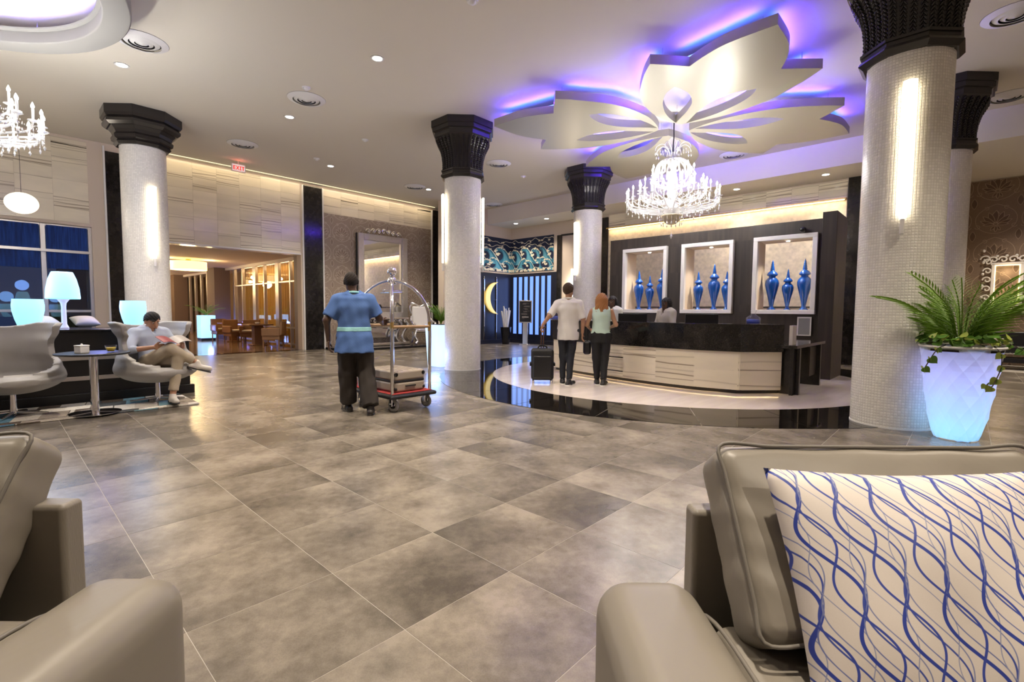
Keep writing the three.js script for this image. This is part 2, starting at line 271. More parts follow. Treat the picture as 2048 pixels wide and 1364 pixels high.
bw(9.11, 9.36, 0, LOW - 0.1, M.granite, 'granite_pilaster', 0.06, 0.06); bw(11.08, 11.28, 0, 4.1, M.granite, 'granite_pilaster', 0.06, 0.06); bw(9.36, 11.1, 4.06, 4.12, M.black, 'black_rail', 0.05, 0.05);
{ const led = part(wallBack, 'led_strip', box(0.02, 0.015, 6.7, 14.44, 4.075, -5.69), lit(1, 0.8, 0.45, 3)); const l = areaLight(scene, GOLD, 14, 6.7, 0.05, [14.42, 4.06, -5.69], [14.5, 3.2, -5.69]); l.position.set(14.42, 4.06, -5.69); }
// ---------- wave mural corner and blue striped screen
const waveTex = canvasTex(1024, 400, (g, w, h) => {
  g.fillStyle = '#1a2440'; g.fillRect(0, 0, w, h);
  for (let i = 0; i < 900; i++) { g.fillStyle = `rgba(${20 + rnd() * 30},${40 + rnd() * 50},${90 + rnd() * 60},0.12)`; g.fillRect(rnd() * w, rnd() * h, 30 * rnd(), 3); }
  const foam = (x, y, r) => { g.fillStyle = '#e6dcbf'; for (let i = 0; i < 9; i++) { g.beginPath(); g.arc(x + (rnd() - .5) * r * 1.5, y + (rnd() - .5) * r, r * (0.22 + 0.26 * rnd()), 0, 7); g.fill(); } };
  const curl = (x, y, s, m) => { g.save(); g.translate(x, y); g.scale(s * m, s);
    g.fillStyle = '#2f6f88'; g.beginPath(); g.moveTo(-120, 110); g.bezierCurveTo(-60, 80, -40, -60, 40, -80); g.bezierCurveTo(100, -90, 120, -20, 78, 2); g.bezierCurveTo(90, -40, 50, -50, 30, -20); g.bezierCurveTo(0, 30, 30, 90, 110, 110); g.closePath(); g.fill();
    g.fillStyle = '#5d9db2'; g.beginPath(); g.moveTo(-80, 110); g.bezierCurveTo(-20, 70, -20, -40, 40, -62); g.bezierCurveTo(10, -20, 0, 40, 30, 110); g.fill();
    g.strokeStyle = '#e9dfc2'; g.lineWidth = 7; g.beginPath(); g.moveTo(-120, 110); g.bezierCurveTo(-60, 80, -40, -60, 40, -80); g.bezierCurveTo(100, -90, 120, -20, 78, 2); g.stroke();
    foam(74, 4, 26); foam(96, -34, 20); foam(50, -80, 20); foam(10, -66, 14); g.restore(); };
  const line = (y0) => { g.strokeStyle = '#e6dcbf'; g.lineWidth = 6; g.beginPath(); for (let x = -10; x <= w + 10; x += 14) g.lineTo(x, y0 + 16 * Math.sin(x * 0.022 + y0) + 9 * Math.sin(x * 0.07)); g.stroke(); for (let x = 0; x < w; x += 110) foam(x + 40 * rnd(), y0 + 10, 15); };
  for (const y of [40, 92]) line(y);
  for (let k = 0; k < 8; k++) { curl(60 + k * 135, 190 + (k % 2) * 20, 0.95, -1); }
  for (let k = 0; k < 9; k++) { curl(k * 130, 300 + (k % 2) * 26, 0.7, k % 3 ? -1 : 1); }
  line(372); for (let x = 0; x < w; x += 60) foam(x, 386, 24);
});
const waveMat = (off) => { const t = waveTex.clone(); t.offset.x = off; t.repeat.set(0.55, 1); return phy({ map: t, roughness: 0.5 }); };
const wallFar = struct('wall_far', 'far corner wall with wave mural over black shopfront', 'wall');
part(wallFar, 'wall_core', box(3.5, CEIL, 0.3, 12.79, CEIL / 2, -13.83), M.wall);
part(wallFar, 'mural', box(3.2, 1.32, 0.02, 12.93, 3.5, -13.67), waveMat(0.1), 'blue and teal wave mural with cream foam crests');
part(wallFar, 'mural', box(0.02, 1.32, 2.2, 14.53, 3.5, -12.57), waveMat(0.62), 'blue and teal wave mural with cream foam crests').rotation.y = 0;
part(wallFar, 'shopfront_panel', box(3.3, 2.76, 0.06, 12.85, 1.38, -13.65), M.navy, 'glossy black shopfront');
part(wallFar, 'shopfront_panel', box(0.06, 2.76, 2.4, 14.51, 1.38, -12.48), M.navy);
part(wallFar, 'skirting', box(0.12, 0.16, 2.4, 14.46, 0.08, -12.48), M.navy); part(wallFar, 'skirting', box(3.3, 0.16, 0.12, 12.85, 0.08, -13.6), M.navy);
for (let k = 0; k < 7; k++) part(wallFar, 'blue_glass_strip', box(0.02, 2.26, 0.16, 14.475, 1.5, -(13.38 - k * 0.292)), std({ color: rgb(0.1, 0.2, 0.6), roughness: 0.15, emissive: rgb(0.16, 0.30, 0.92), emissiveIntensity: 0.75 }), 'backlit periwinkle blue glass strip');
areaLight(scene, rgb(0.3, 0.45, 1), 0.8, 2.0, 2.2, [14.44, 1.5, -12.5], [12, 1.5, -12.5]);
for (const [u, w] of [[12.95, 0.05], [13.62, 0.03]]) part(wallFar, 'steel_mullion', rbox(w, 2.5, 0.05, 0.008, u, 1.35, -13.59), M.chrome);
part(wallFar, 'steel_transom', box(1.3, 0.04, 0.04, 13.2, 1.72, -13.6), M.navy);
{ const s = new THREE.Shape(); s.absarc(0, 0, 0.6, PI * 0.5, PI * 1.5, false); s.absarc(0.32, 0, 0.68, PI * 1.38, PI * 0.62, true); s.closePath(); const g = new THREE.ExtrudeGeometry(s, { depth: 0.05, bevelEnabled: true, bevelSize: 0.01, bevelThickness: 0.01, bevelSegments: 2, curveSegments: 24 }); const o = solo('crescent_ornament', 'golden crescent moon ornament on the black shopfront', 'ornament', g, phy({ color: rgb(0.85, 0.62, 0.2), metalness: 0.6, roughness: 0.3, emissive: rgb(1, 0.7, 0.2), emissiveIntensity: 0.35 }), 13.55, 13.55, 1.78); o.position.z = -13.55; }
// ---------- right wall (u = 16.95) and the rest of the shell behind the camera
const wallRight = struct('wall_right', 'brown damask papered wall beyond the right column', 'wall');
part(wallRight, 'wall_core', box(0.3, LOW, 7.0, 17.12, LOW / 2, 3.0), M.wall);
{ const g = boxUV(box(0.02, LOW - 0.05, 6.4, 16.955, LOW / 2, 2.8), 0.62); part(wallRight, 'damask_paper', g, M.damaskR, 'dark brown damask wallpaper'); }
part(wallRight, 'return_wall', box(2.6, LOW, 0.3, 15.8, LOW / 2, -0.55), M.wall);
part(wallRight, 'corner_trim', box(0.05, LOW - 0.1, 0.05, 16.9, LOW / 2, -0.36), M.frameWhite, 'thin white corner trim');
const wallFront = struct('wall_front', 'plain beige lobby wall behind the viewer', 'wall');
part(wallFront, 'wall_core', box(23.5, CEIL + 0.1, 0.3, 5.4, CEIL / 2, 6.2), M.wall); 
const wallSide = struct('wall_side', 'plain beige lobby wall left of the viewer', 'wall');
part(wallSide, 'wall_core', box(0.3, CEIL + 0.1, 21.6, -6.2, CEIL / 2, -4.6), M.wall);
// ---------- corridor lounge behind the opening
const hall = struct('wall_hall', 'corridor lounge walls with tall windows and brown pillars', 'wall');
const hallFloor = struct('floor_hall', 'polished cream floor of the corridor lounge', 'floor');
const hallTile = phy({ color: rgb(0.56, 0.40, 0.26), map: cloud, roughness: 0.13 });
part(hallFloor, 'screed', box(5.9, 0.1, 17, 5.3, -0.062, -23.8), M.slab);
for (let i = 4; i < 10; i++) for (let j = 0; j < 15; j++) { if (part.cnt === undefined) part.cnt = boxUV(box(1.0, 0.012, 1.1, 0, 0, 0), 0.3); part(hallFloor, 'tile', part.cnt, hallTile).position.set(-1.8 + i * 1.002, -0.006, -(16.1 + j * 1.102)); }
part(hallFloor, 'threshold', box(4.4, 0.012, 0.36, 4.5, -0.005, -15.36), M.blackFloor, 'black granite threshold strip');
const hallCeil = struct('ceiling_hall', 'low warm ceiling of the corridor lounge', 'ceiling');
part(hallCeil, 'slab', box(5.8, 0.2, 16.8, 5.3, 3.1, -23.9), M.wall);
part(hallCeil, 'cornice', box(0.12, 0.10, 16.6, 6.9, 2.95, -23.8), M.frameWhite);
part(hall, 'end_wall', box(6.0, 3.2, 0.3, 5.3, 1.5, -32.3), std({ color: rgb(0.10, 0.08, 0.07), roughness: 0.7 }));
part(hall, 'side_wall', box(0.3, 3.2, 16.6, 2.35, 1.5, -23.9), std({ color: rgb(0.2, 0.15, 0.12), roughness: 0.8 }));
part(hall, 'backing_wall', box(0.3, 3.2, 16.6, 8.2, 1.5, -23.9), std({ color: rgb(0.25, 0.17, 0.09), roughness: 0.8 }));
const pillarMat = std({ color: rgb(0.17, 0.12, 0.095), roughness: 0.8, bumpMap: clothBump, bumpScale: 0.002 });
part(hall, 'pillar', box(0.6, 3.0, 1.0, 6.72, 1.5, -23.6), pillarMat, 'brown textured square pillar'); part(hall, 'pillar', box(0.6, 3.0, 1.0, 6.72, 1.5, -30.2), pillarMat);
part(hall, 'jamb', box(0.5, 3.0, 0.24, 6.88, 1.5, -15.62), std({ color: rgb(0.24, 0.19, 0.17), roughness: 0.6 }));
{
  const A = M.alu;
  for (const [v, w] of [[22.5, .22], [21.5, .08], [20.2, .3], [19.2, .08], [18.0, .3], [16.9, .08], [25.2, .1], [26.2, .2], [27.2, .2], [28.2, .2], [29.2, .2]]) part(hall, 'mullion', rbox(0.10, 2.98, w, 0.01, 7.02, 1.49, -v), A);
  for (const h of [2.23, 0.64, 0.08, 2.95]) part(hall, 'transom', rbox(0.08, 0.055, 7.0, 0.008, 7.02, h, -19.1), A);
  for (const [v0, v1] of [[15.7, 16.87], [16.95, 17.85], [18.15, 19.15], [19.25, 20.05], [20.35, 21.45], [21.55, 22.4]]) part(hall, 'glass_pane', box(0.01, 2.86, v1 - v0, 7.03, 1.5, -(v0 + v1) / 2), M.glass);
  const g = new THREE.PlaneGeometry(7.2, 2.95, 280, 1), p = g.attributes.position; for (let i = 0; i < p.count; i++) p.setZ(i, 0.05 * Math.sin(p.getX(i) * 34 + 2 * Math.sin(p.getX(i) * 3)) ); g.computeVertexNormals(); g.rotateY(-PI / 2).translate(7.45, 1.5, -19.2);
  part(hall, 'curtain', g, phy({ color: rgb(0.62, 0.36, 0.05), roughness: 0.8, side: THREE.DoubleSide, transmission: 0.3, thickness: 0 }), 'pleated amber curtain behind the glass');
}
// ---------- LED light behind the amber curtain: a lit side room
{ part(hall, "led_strip", box(0.03, 0.02, 6, 7.2, 2.95, -19.0), lit(1, 0.75, 0.4, 2)); areaLight(scene, GOLD, 14, 6, 0.06, [7.2, 2.93, -19.0], [7.40, 1.2, -19.0]); }
// ================= COLUMNS =================
const COLR = 0.389;
const oct = (pts) => { const g = new THREE.LatheGeometry(pts.map(p => new THREE.Vector2(p[0], p[1])), 8, PI / 8).toNonIndexed(); g.computeVertexNormals(); return g; };
const shaftUV = (g, h) => { const uv = g.attributes.uv; for (let i = 0; i < uv.count; i++) uv.setXY(i, uv.getX(i) * 5, uv.getY(i) * h / 0.0305 / 16); return g; };
function tallCapital(t) {
  const y0 = 4.04, b = (r, y) => [r, y0 + y];
  part(t, 'capital_base', oct([b(.40, 0), b(.44, .0), b(.49, .05), b(.47, .085), b(.455, .09), b(.455, .13), b(.475, .135), b(.475, .165), b(.43, .17), b(.40, .17)]), M.capital);
  part(t, 'capital_bell', oct([b(.40, .165), b(.435, .165), b(.435, .3), b(.45, .45), b(.49, .6), b(.555, .74), b(.60, .81), b(.40, .81)]), M.capital);
  part(t, 'capital_crown', oct([b(.4, .80), b(.60, .80), b(.615, .82), b(.615, .90), b(.635, .915), b(.665, .925), b(.665, 1.0), b(.69, 1.01), b(.69, 1.14), b(.4, 1.14)]), M.capital);
  const leafG = new THREE.SphereGeometry(1, 8, 6);
  for (let f = 0; f < 8; f++) {                                        // braided leaf ropes on each face
    const a = f / 8 * 2 * PI, list = [], c = Math.cos(PI / 8);
    for (let k = 0; k < 4; k++) for (let j = 0; j < 15; j++) {
      const y = 0.2 + j * 0.041, r = (y < .45 ? lerp(.435, .45, sm(.3, .45, y)) : y < .6 ? lerp(.45, .49, (y - .45) / .15) : lerp(.49, .60, (y - .6) / .21)) * c, wdt = r * Math.tan(PI / 8) * 2;
      for (const s of [-1, 1]) list.push(leafG.clone().scale(0.012, 0.032, 0.02).rotateZ(s * 0.55).translate((k - 1.5) * wdt / 4 + s * 0.014, y0 + y, r + 0.004).rotateY(a));
    }
    part(t, 'leaf_braid', merge(list), M.capital);
  }
}
function lowCapital(t) {
  const y0 = 4.5, b = (r, y) => [r, y0 + y];
  part(t, 'capital_base', oct([b(.4, 0), b(.45, 0), b(.49, .05), b(.47, .08), b(.52, .11), b(.53, .17), b(.49, .22), b(.4, .22)]), M.capital);
  part(t, 'capital_bell', oct([b(.4, .2), b(.49, .2), b(.52, .27), b(.58, .34), b(.4, .34)]), M.capital);
  part(t, 'capital_crown', oct([b(.4, .33), b(.6, .33), b(.66, .38), b(.665, .43), b(.63, .47), b(.66, .48), b(.69, .53), b(.69, .68), b(.4, .68)]), M.capital);
}
function sconce(u, v, ang, label) {                                     // glass blade standing off the shaft; ang in the (u, v) plane
  const t = thing('wall_sconce', label, 'wall lamp', u + Math.cos(ang) * (COLR + 0.05), v + Math.sin(ang) * (COLR + 0.05), 0, facing(Math.cos(ang), Math.sin(ang)), 'column sconces');
  const s = new THREE.Shape(); s.moveTo(-0.018, 0); s.lineTo(0.018, 0); s.bezierCurveTo(0.03, 0.5, 0.03, 0.9, 0.062, 1.42); s.quadraticCurveTo(0.0, 1.45, -0.05, 1.42); s.bezierCurveTo(-0.03, 0.9, -0.03, 0.5, -0.018, 0);
  part(t, 'glass_blade', new THREE.ExtrudeGeometry(s, { depth: 0.02, bevelEnabled: true, bevelSize: 0.005, bevelThickness: 0.005, bevelSegments: 2 }).translate(0, 2.28, 0), std({ color: rgb(.9, .85, .75), emissive: rgb(1, 0.86, 0.58), emissiveIntensity: 2.4 }), 'glowing tapered glass blade');
  part(t, 'holder', rbox(0.04, 0.17, 0.05, 0.01, 0, 2.2, 0), M.frameWhite); part(t, 'bracket', box(0.02, 0.02, 0.07, 0, 2.2, -0.04), M.chrome);
  for (const [z, p] of [[-0.012, 9], [0.032, 12]]) { const l = new THREE.RectAreaLight(WARM, p * 1.5, 0.03, 1.3); l.position.set(0, 2.98, z); if (z > 0) l.rotation.y = PI; l.name = 'strip_light'; t.add(l); }
  return t;
}
function column(u, v, label, low, top = 4.07) {
  const t = thing('column', label, 'column', u, v, 0, 0, 'mosaic columns');
  const h = low ? 4.56 : 4.1;
  part(t, 'shaft', shaftUV(new THREE.CylinderGeometry(COLR, COLR, h, 72, 1, true).translate(0, h / 2, 0), h), M.mosaic, 'white mosaic tiled shaft');
  part(t, 'plinth', cyl(COLR + 0.004, COLR + 0.004, 0.02, 0, 0, 0, 72), M.white);
  if (low) lowCapital(t); else tallCapital(t);
  return t;
}
column(2.25, 12.5, 'white mosaic column with low stepped black capital behind the reading man', true);
column(7.0, 8.02, 'white mosaic column with fluted black capital beside the luggage cart', false);
column(11.46, 7.85, 'white mosaic column with fluted black capital behind the standing guests', false);
column(7.1, 0.6, 'largest white mosaic column beside the glowing palm planter', false);
column(11.5, 0.45, 'white mosaic column mostly hidden behind the largest column', false);
const toCam = (u, v) => Math.atan2(-v, -u);
sconce(2.25, 12.5, toCam(2.25, 12.5) + 0.30, 'lit glass sconce on the column behind the reading man');
sconce(7.0, 8.02, toCam(7, 8.02) - 1.22, 'lit glass sconce on the left of the column near the luggage cart');
sconce(7.0, 8.02, toCam(7, 8.02) + 1.78, 'sconce edge showing on the right of the column near the luggage cart');
sconce(11.46, 7.85, toCam(11.46, 7.85) - 0.85, 'lit glass sconce on the column behind the standing guests');
sconce(7.1, 0.6, toCam(7.1, 0.6) + 0.02, 'lit glass sconce on the largest column');
// one more lit sconce hangs on the cream wall by the mural
{ const t = thing('wall_sconce', 'lit glass sconce on the cream wall beside the mural', 'wall lamp', 14.45, 10.55, 0.0, facing(-1, 0), 'column sconces');
  part(t, 'glass_blade', rbox(0.09, 1.45, 0.03, 0.012, 0, 2.1, 0), std({ color: rgb(.9, .85, .75), emissive: rgb(1, 0.86, 0.58), emissiveIntensity: 3.6 })); part(t, 'holder', rbox(0.04, 0.15, 0.05, 0.01, 0, 1.32, 0), M.frameWhite); part(t, 'bracket', box(0.02, 0.02, 0.08, 0, 1.32, -0.04), M.chrome);
  for (const y of [1.8, 2.3]) pointLight(t, WARM, POWER.sconce, 0, y, 0.10, 2); }

// ================= PETAL CEILING FEATURE =================
{
  const t = thing('petal_ceiling_feature', 'silver leaf four petal ceiling sculpture lit violet and blue above the chandelier', 'ceiling feature', K[0], K[1], 0);
  const half = [[.30, 0], [.5, 30], [.88, 40.5], [1.2, 41], [1.56, 39.5], [1.88, 37], [2.15, 34], [2.54, 30], [2.83, 27], [2.68, 21], [2.57, 15.5], [2.84, 12], [3.15, 7.5], [3.56, 0]];
  const leaf = [[1.95, 20], [1.80, 23.2], [1.63, 25.5], [1.43, 27.4], [1.2, 28.8], [.95, 29.5], [.72, 28], [.52, 23], [.38, 15], [.6, 9.5], [.86, 6.5], [1.07, 6.2], [1.27, 7], [1.47, 9.5], [1.66, 12.8], [1.82, 16.5]];
  const pol = ([r, a], m = 1) => new THREE.Vector2(r * Math.cos(a * PI / 180), m * r * Math.sin(a * PI / 180));
  const sil = M.silverLeaf;
  for (let q = 0; q < 4; q++) {
    const s = new THREE.Shape(), ang = PI / 4 + q * PI / 2;
    const L = half.map(p => pol(p)), R = half.map(p => pol(p, -1)).reverse();
    const tip = 8, notch = 10;                                         // smooth runs between the sharp points
    s.moveTo(L[0].x, L[0].y); s.splineThru(L.slice(1, tip + 1)); s.splineThru(L.slice(tip + 1, notch + 1)); s.splineThru(L.slice(notch + 1));
    s.splineThru(R.slice(1, 4)); s.splineThru(R.slice(4, 6)); s.splineThru(R.slice(6));
    for (const m of [-1, 1]) { const h = new THREE.Path(), P = leaf.map(p => pol(p, m)); h.moveTo(P[0].x, P[0].y); h.splineThru(P.slice(1, 9)); h.splineThru([...P.slice(9), P[0]]); s.holes.push(h); }
    const g = new THREE.ExtrudeGeometry(s, { depth: 0.14, bevelEnabled: false, curveSegments: 5 }).rotateX(-PI / 2).rotateY(ang).translate(0, 4.875, 0);
    part(t, 'petal', g, sil, 'brushed silver leaf petal with two leaf shaped cut-outs');
    for (const [r, a] of [[3.2, 0], [2.6, 24], [2.6, -24], [.45, 14], [.45, -14]]) part(t, 'hanger_rod', cyl(0.008, 0.008, 0.17, r * Math.cos(a * PI / 180 + ang), 5.01, -r * Math.sin(a * PI / 180 + ang), 6), M.chrome);
    // LED runs laid on top of the petal along its edge: blue facing up, violet facing outwards
    const pt = (r, a, y) => [r * Math.cos(a * PI / 180 + ang), y, -r * Math.sin(a * PI / 180 + ang)];
    for (const [r0, r1] of [[.5, 1.3], [1.4, 2.3]]) { const A = pt(r0, 0, 5.03), B = pt(r1, 0, 5.03); part(t, 'led_strip', bar([A[0], 5.025, A[2]], [B[0], 5.025, B[2]], 0.008, 6), lit(0.3, 0.3, 1, 1.5)); const l = new THREE.RectAreaLight(rgb(0.05, 0.05, 1), 1.0 * POWER.petal, r1 - r0, 0.04); l.position.set((A[0] + B[0]) / 2, 5.045, (A[2] + B[2]) / 2); const xl = V3(Math.cos(ang), 0, -Math.sin(ang)), zl = V3(0, -1, 0), yl = new THREE.Vector3().crossVectors(zl, xl); l.quaternion.setFromRotationMatrix(new THREE.Matrix4().makeBasis(xl, yl, zl)); l.name = 'strip_light'; t.add(l); }
    const runs = [[[.95, 36], [1.75, 34.5]], [[1.75, 34.5], [2.55, 26]], [[2.5, 17.5], [3.3, 1.5]]];
    for (const m of [-1, 1]) for (const [a, b] of runs) {
      const A = pt(a[0], m * a[1], 5.03), B = pt(b[0], m * b[1], 5.03), mid = [(A[0] + B[0]) / 2, 5.035, (A[2] + B[2]) / 2], dx = B[0] - A[0], dz = B[2] - A[2], len = Math.hypot(dx, dz);
      part(t, 'led_strip', bar([A[0], 5.025, A[2]], [B[0], 5.025, B[2]], 0.008, 6), lit(0.25, 0.4, 1, 1.5));
      // outward normal in plan, away from the petal's own axis
      let nx = -dz / len, nz = dx / len; const ax = Math.cos(ang), az = -Math.sin(ang); const side = (mid[0] * -az + mid[2] * ax); const sgn = Math.sign(nx * -az + nz * ax) === Math.sign(side) ? 1 : -1; nx *= sgn; nz *= sgn;
      const up = new THREE.RectAreaLight(rgb(0.006, 0.12, 1), 3.4 * POWER.petal, len, 0.03); up.position.set(mid[0] + nx * 0.02, 5.045, mid[2] + nz * 0.02);
      const zl = V3(nx * 0.7, 1, nz * 0.7).normalize().negate(), xl = V3(dx / len, 0, dz / len), yl = new THREE.Vector3().crossVectors(zl, xl); up.quaternion.setFromRotationMatrix(new THREE.Matrix4().makeBasis(xl, yl, zl)); up.name = 'strip_light'; t.add(up);
      const out = new THREE.RectAreaLight(rgb(0.15, 0.008, 1), 5.2 * POWER.petal, len, 0.03); out.position.set(mid[0] + nx * 0.05, 5.05, mid[2] + nz * 0.05);
      const z2 = V3(nx, 0.55, nz).normalize().negate(), y2 = new THREE.Vector3().crossVectors(z2, xl); out.quaternion.setFromRotationMatrix(new THREE.Matrix4().makeBasis(xl, y2, z2)); out.name = 'strip_light'; t.add(out);
    }
  }
}
// ---------- round cove feature at the upper left
{
  const u = -0.83, v = 8.1, t = thing('round_cove_ceiling_feature', 'round white dropped ceiling ring with violet cove at upper left', 'ceiling feature', u, v, 0);
  const n = 96, coveWhite = std({ color: rgb(0.30, 0.295, 0.28), roughness: 0.7 });
  part(t, 'ring', lathe([[1.90, 5.02], [1.90, 4.86], [1.92, 4.84], [2.17, 4.84], [2.19, 4.86], [2.19, 5.02], [2.15, 5.02], [2.15, 5.0], [1.94, 5.0], [1.94, 5.02], [1.90, 5.02]], n), coveWhite);
  part(t, 'upper_lip', lathe([[1.86, 5.03], [1.86, 4.99], [2.05, 4.99], [2.05, 5.03], [1.86, 5.03]], n), coveWhite);
  for (let i = 0; i < 8; i++) part(t, 'hanger_rod', cyl(0.01, 0.01, 0.2, 2.0 * Math.cos(i * PI / 4), 5.0, 2.0 * Math.sin(i * PI / 4), 6), M.chrome);
  for (let i = 0; i < 12; i++) { const a = i / 12 * 2 * PI; part(t, 'led_strip', box(0.94, 0.012, 0.02, 0, 0, 0).rotateY(-a + PI / 2).translate(1.91 * Math.cos(a), 5.045, 1.91 * Math.sin(a)), lit(.3, .3, 1, 1.5));
    const l = new THREE.RectAreaLight(rgb(0.09, 0.05, 1), 1.4 * POWER.petal, 0.9, 0.03); l.position.set(1.87 * Math.cos(a), 5.06, 1.87 * Math.sin(a)); l.name = 'strip_light'; t.add(l); l.lookAt(u + 1.2 * Math.cos(a), 5.5, -v + 1.2 * Math.sin(a)); const zl = V3(Math.cos(a) * 0.9, -0.6, Math.sin(a) * 0.9).normalize(), xl = V3(-Math.sin(a), 0, Math.cos(a)), yl = new THREE.Vector3().crossVectors(zl, xl); l.quaternion.setFromRotationMatrix(new THREE.Matrix4().makeBasis(xl, yl, zl)); }
}
// ================= CHANDELIERS =================
function chandelier(u, v, label) {
  const t = thing('crystal_chandelier', label, 'chandelier', u, v, 0, 0, 'crystal chandeliers');
  part(t, 'canopy', lathe([[0.001, 5.08], [.05, 5.07], [.09, 5.10], [.15, 5.12], [.14, 5.17], [0.001, 5.18]], 20), M.chrome);
  part(t, 'stem', tube([[0, 5.1, 0], [0.0, 4.9, 0], [.012, 4.75, 0], [-.008, 4.6, 0], [0, 4.3, 0]], 0.012, 24, 8), M.black, 'dark hanging cable');
  part(t, 'glass_column', lathe([[.02, 4.45], [.05, 4.38], [.03, 4.3], [.12, 4.27], [.10, 4.2], [.04, 4.1], [.09, 3.95], [.05, 3.8], [.11, 3.65], [.06, 3.5], [.14, 3.36], [.16, 3.28], [.10, 3.2], [.05, 3.15]], 20), M.crystal);
  part(t, 'bottom_bowl', lathe([[.02, 3.02], [.09, 3.04], [.16, 3.10], [.20, 3.18], [.21, 3.2], [.19, 3.21], [.02, 3.2]], 24), phy({ color: rgb(.7, .6, .42), metalness: .7, roughness: .3 }), 'gilded bottom bowl');
  const bulb = std({ color: rgb(1, .95, .9), emissive: rgb(1, 0.95, 0.86), emissiveIntensity: 9 }), candle = std({ color: rgb(.9, .9, .88), roughness: .4 });
  const drops = [], bead = (x, y, z) => drops.push([x, y, z, 0.35]), drop = (x, y, z, s = 1) => drops.push([x, y, z, s]);
  for (const [n, R, hy, r0, ph] of [[24, 0.88, 3.50, 3.3, 0], [16, 0.64, 3.68, 3.5, .2], [10, 0.40, 3.96, 3.8, .1]]) for (let i = 0; i < n; i++) {
    const a = (i + ph) / n * 2 * PI, c = Math.cos(a), s = Math.sin(a), P = (r, y) => [r * c, y, r * s];
    part(t, 'arm', tube([P(.08, r0 + .05), P(R * .35, hy - .2), P(R * .7, hy - .16), P(R * .96, hy - .1), P(R, hy)], 0.013, 14, 6), M.crystal);
    part(t, 'drip_pan', lathe([[.012, hy - .01], [.055, hy + .012], [.05, hy + .018], [.012, hy + .01]], 10).translate(R * c, 0, R * s), M.crystal);
    const k = part(t, 'candle', cyl(0.012, 0.012, 0.14, R * c, hy + 0.01, R * s, 8), candle); part(k, 'bulb', lathe([[.001, 0], [.016, .015], [.018, .035], [.008, .065], [.001, .08]], 8).translate(R * c, hy + 0.15, R * s), bulb, 'glowing flame bulb');
    for (let b = 0; b < 5; b++) bead(R * c, hy - 0.03 - b * 0.027, R * s); drop(R * c, hy - 0.19, R * s, 1);
    for (let b = 0; b < 3; b++) { const w = a + (b - 1) * PI / n * .8; bead((R - .06) * Math.cos(w), hy - 0.06 - .03 * (b % 2), (R - .06) * Math.sin(w)); drop((R - .06) * Math.cos(w), hy - 0.13, (R - .06) * Math.sin(w), .7); }
    for (let b = 1; b < 8; b++) { const f = b / 8, w = a + f * 2 * PI / n, sag = 0.07 * Math.sin(f * PI); bead(R * Math.cos(w), hy - .02 - sag, R * Math.sin(w)); }
    for (let b = 0; b < 4; b++) { const f = .2 + .2 * b, q = lerp(.1, R, f); drop(q * c, hy - .26 + .1 * Math.sin(f * 3), q * s, .8); }
  }
  for (let i = 0; i < 16; i++) {                                        // domed crown of glass ribs, then the fountain of curved glass sprays
    const a = i / 16 * 2 * PI, c = Math.cos(a), s = Math.sin(a);
    part(t, 'crown_rib', tube([[.34 * c, 4.0, .34 * s], [.31 * c, 4.18, .31 * s], [.2 * c, 4.28, .2 * s], [.08 * c, 4.31, .08 * s]], 0.018, 10, 6), candle);
    for (let b = 0; b < 10; b++) { const f = b / 10; bead(lerp(.31, .1, f * f) * c, 4.15 + .15 * f, lerp(.31, .1, f * f) * s); }
    if (i % 2 === 0) { part(t, 'glass_spray', tube([[.04 * c, 4.3, .04 * s], [.10 * c, 4.5, .10 * s], [.22 * c, 4.60, .22 * s], [.33 * c, 4.55, .33 * s], [.36 * c, 4.47, .36 * s]], 0.011, 16, 6), M.crystal); for (let b = 0; b < 4; b++) { drop((.36 - .05 * b) * c, 4.40 - (b % 2) * .04 + b * .03, (.36 - .05 * b) * s, .9); } }
  }
  for (let i = 0; i < 14; i++) { const a = i / 14 * 2 * PI; for (let b = 0; b < 4; b++) bead(.2 * Math.cos(a), 3.16 - b * .03, .2 * Math.sin(a)); drop(.2 * Math.cos(a), 3.03, .2 * Math.sin(a), 1); drop(.55 * Math.cos(a), 3.2, .55 * Math.sin(a), 1); }
  for (let b = 0; b < 6; b++) bead(0, 3.0 - b * .03, 0); drop(0, 2.8, 0, 1.7);
  const dg = new THREE.OctahedronGeometry(1, 0).scale(0.017, 0.038, 0.017), im = new THREE.InstancedMesh(dg, phy({ color: rgb(.95, .95, .95), roughness: 0.05, metalness: 0.35 }), drops.length), m4 = new THREE.Matrix4(), q = new THREE.Quaternion(), e = new THREE.Euler();
  drops.forEach(([x, y, z, s], i) => { e.set(0, rnd() * 6, 0); im.setMatrixAt(i, m4.compose(V3(x, y, z), q.setFromEuler(e), V3(s, s, s).multiplyScalar(s < .5 ? 1.05 : 1))); });
  im.name = 'crystal_drops'; im.userData.kind = 'stuff'; im.castShadow = im.receiveShadow = true; t.add(im);
  for (let i = 0; i < 6; i++) { const a = (i + .5) / 6 * 2 * PI; pointLight(t, WHITE, POWER.chandelier / 6, 0.98 * Math.cos(a), 3.78, 0.98 * Math.sin(a), 3); }
  return t;
}
chandelier(K[0], K[1], 'large lit crystal chandelier hanging below the petal sculpture');
chandelier(-0.33, 8.77, 'lit crystal chandelier cut off at the left edge of the view');
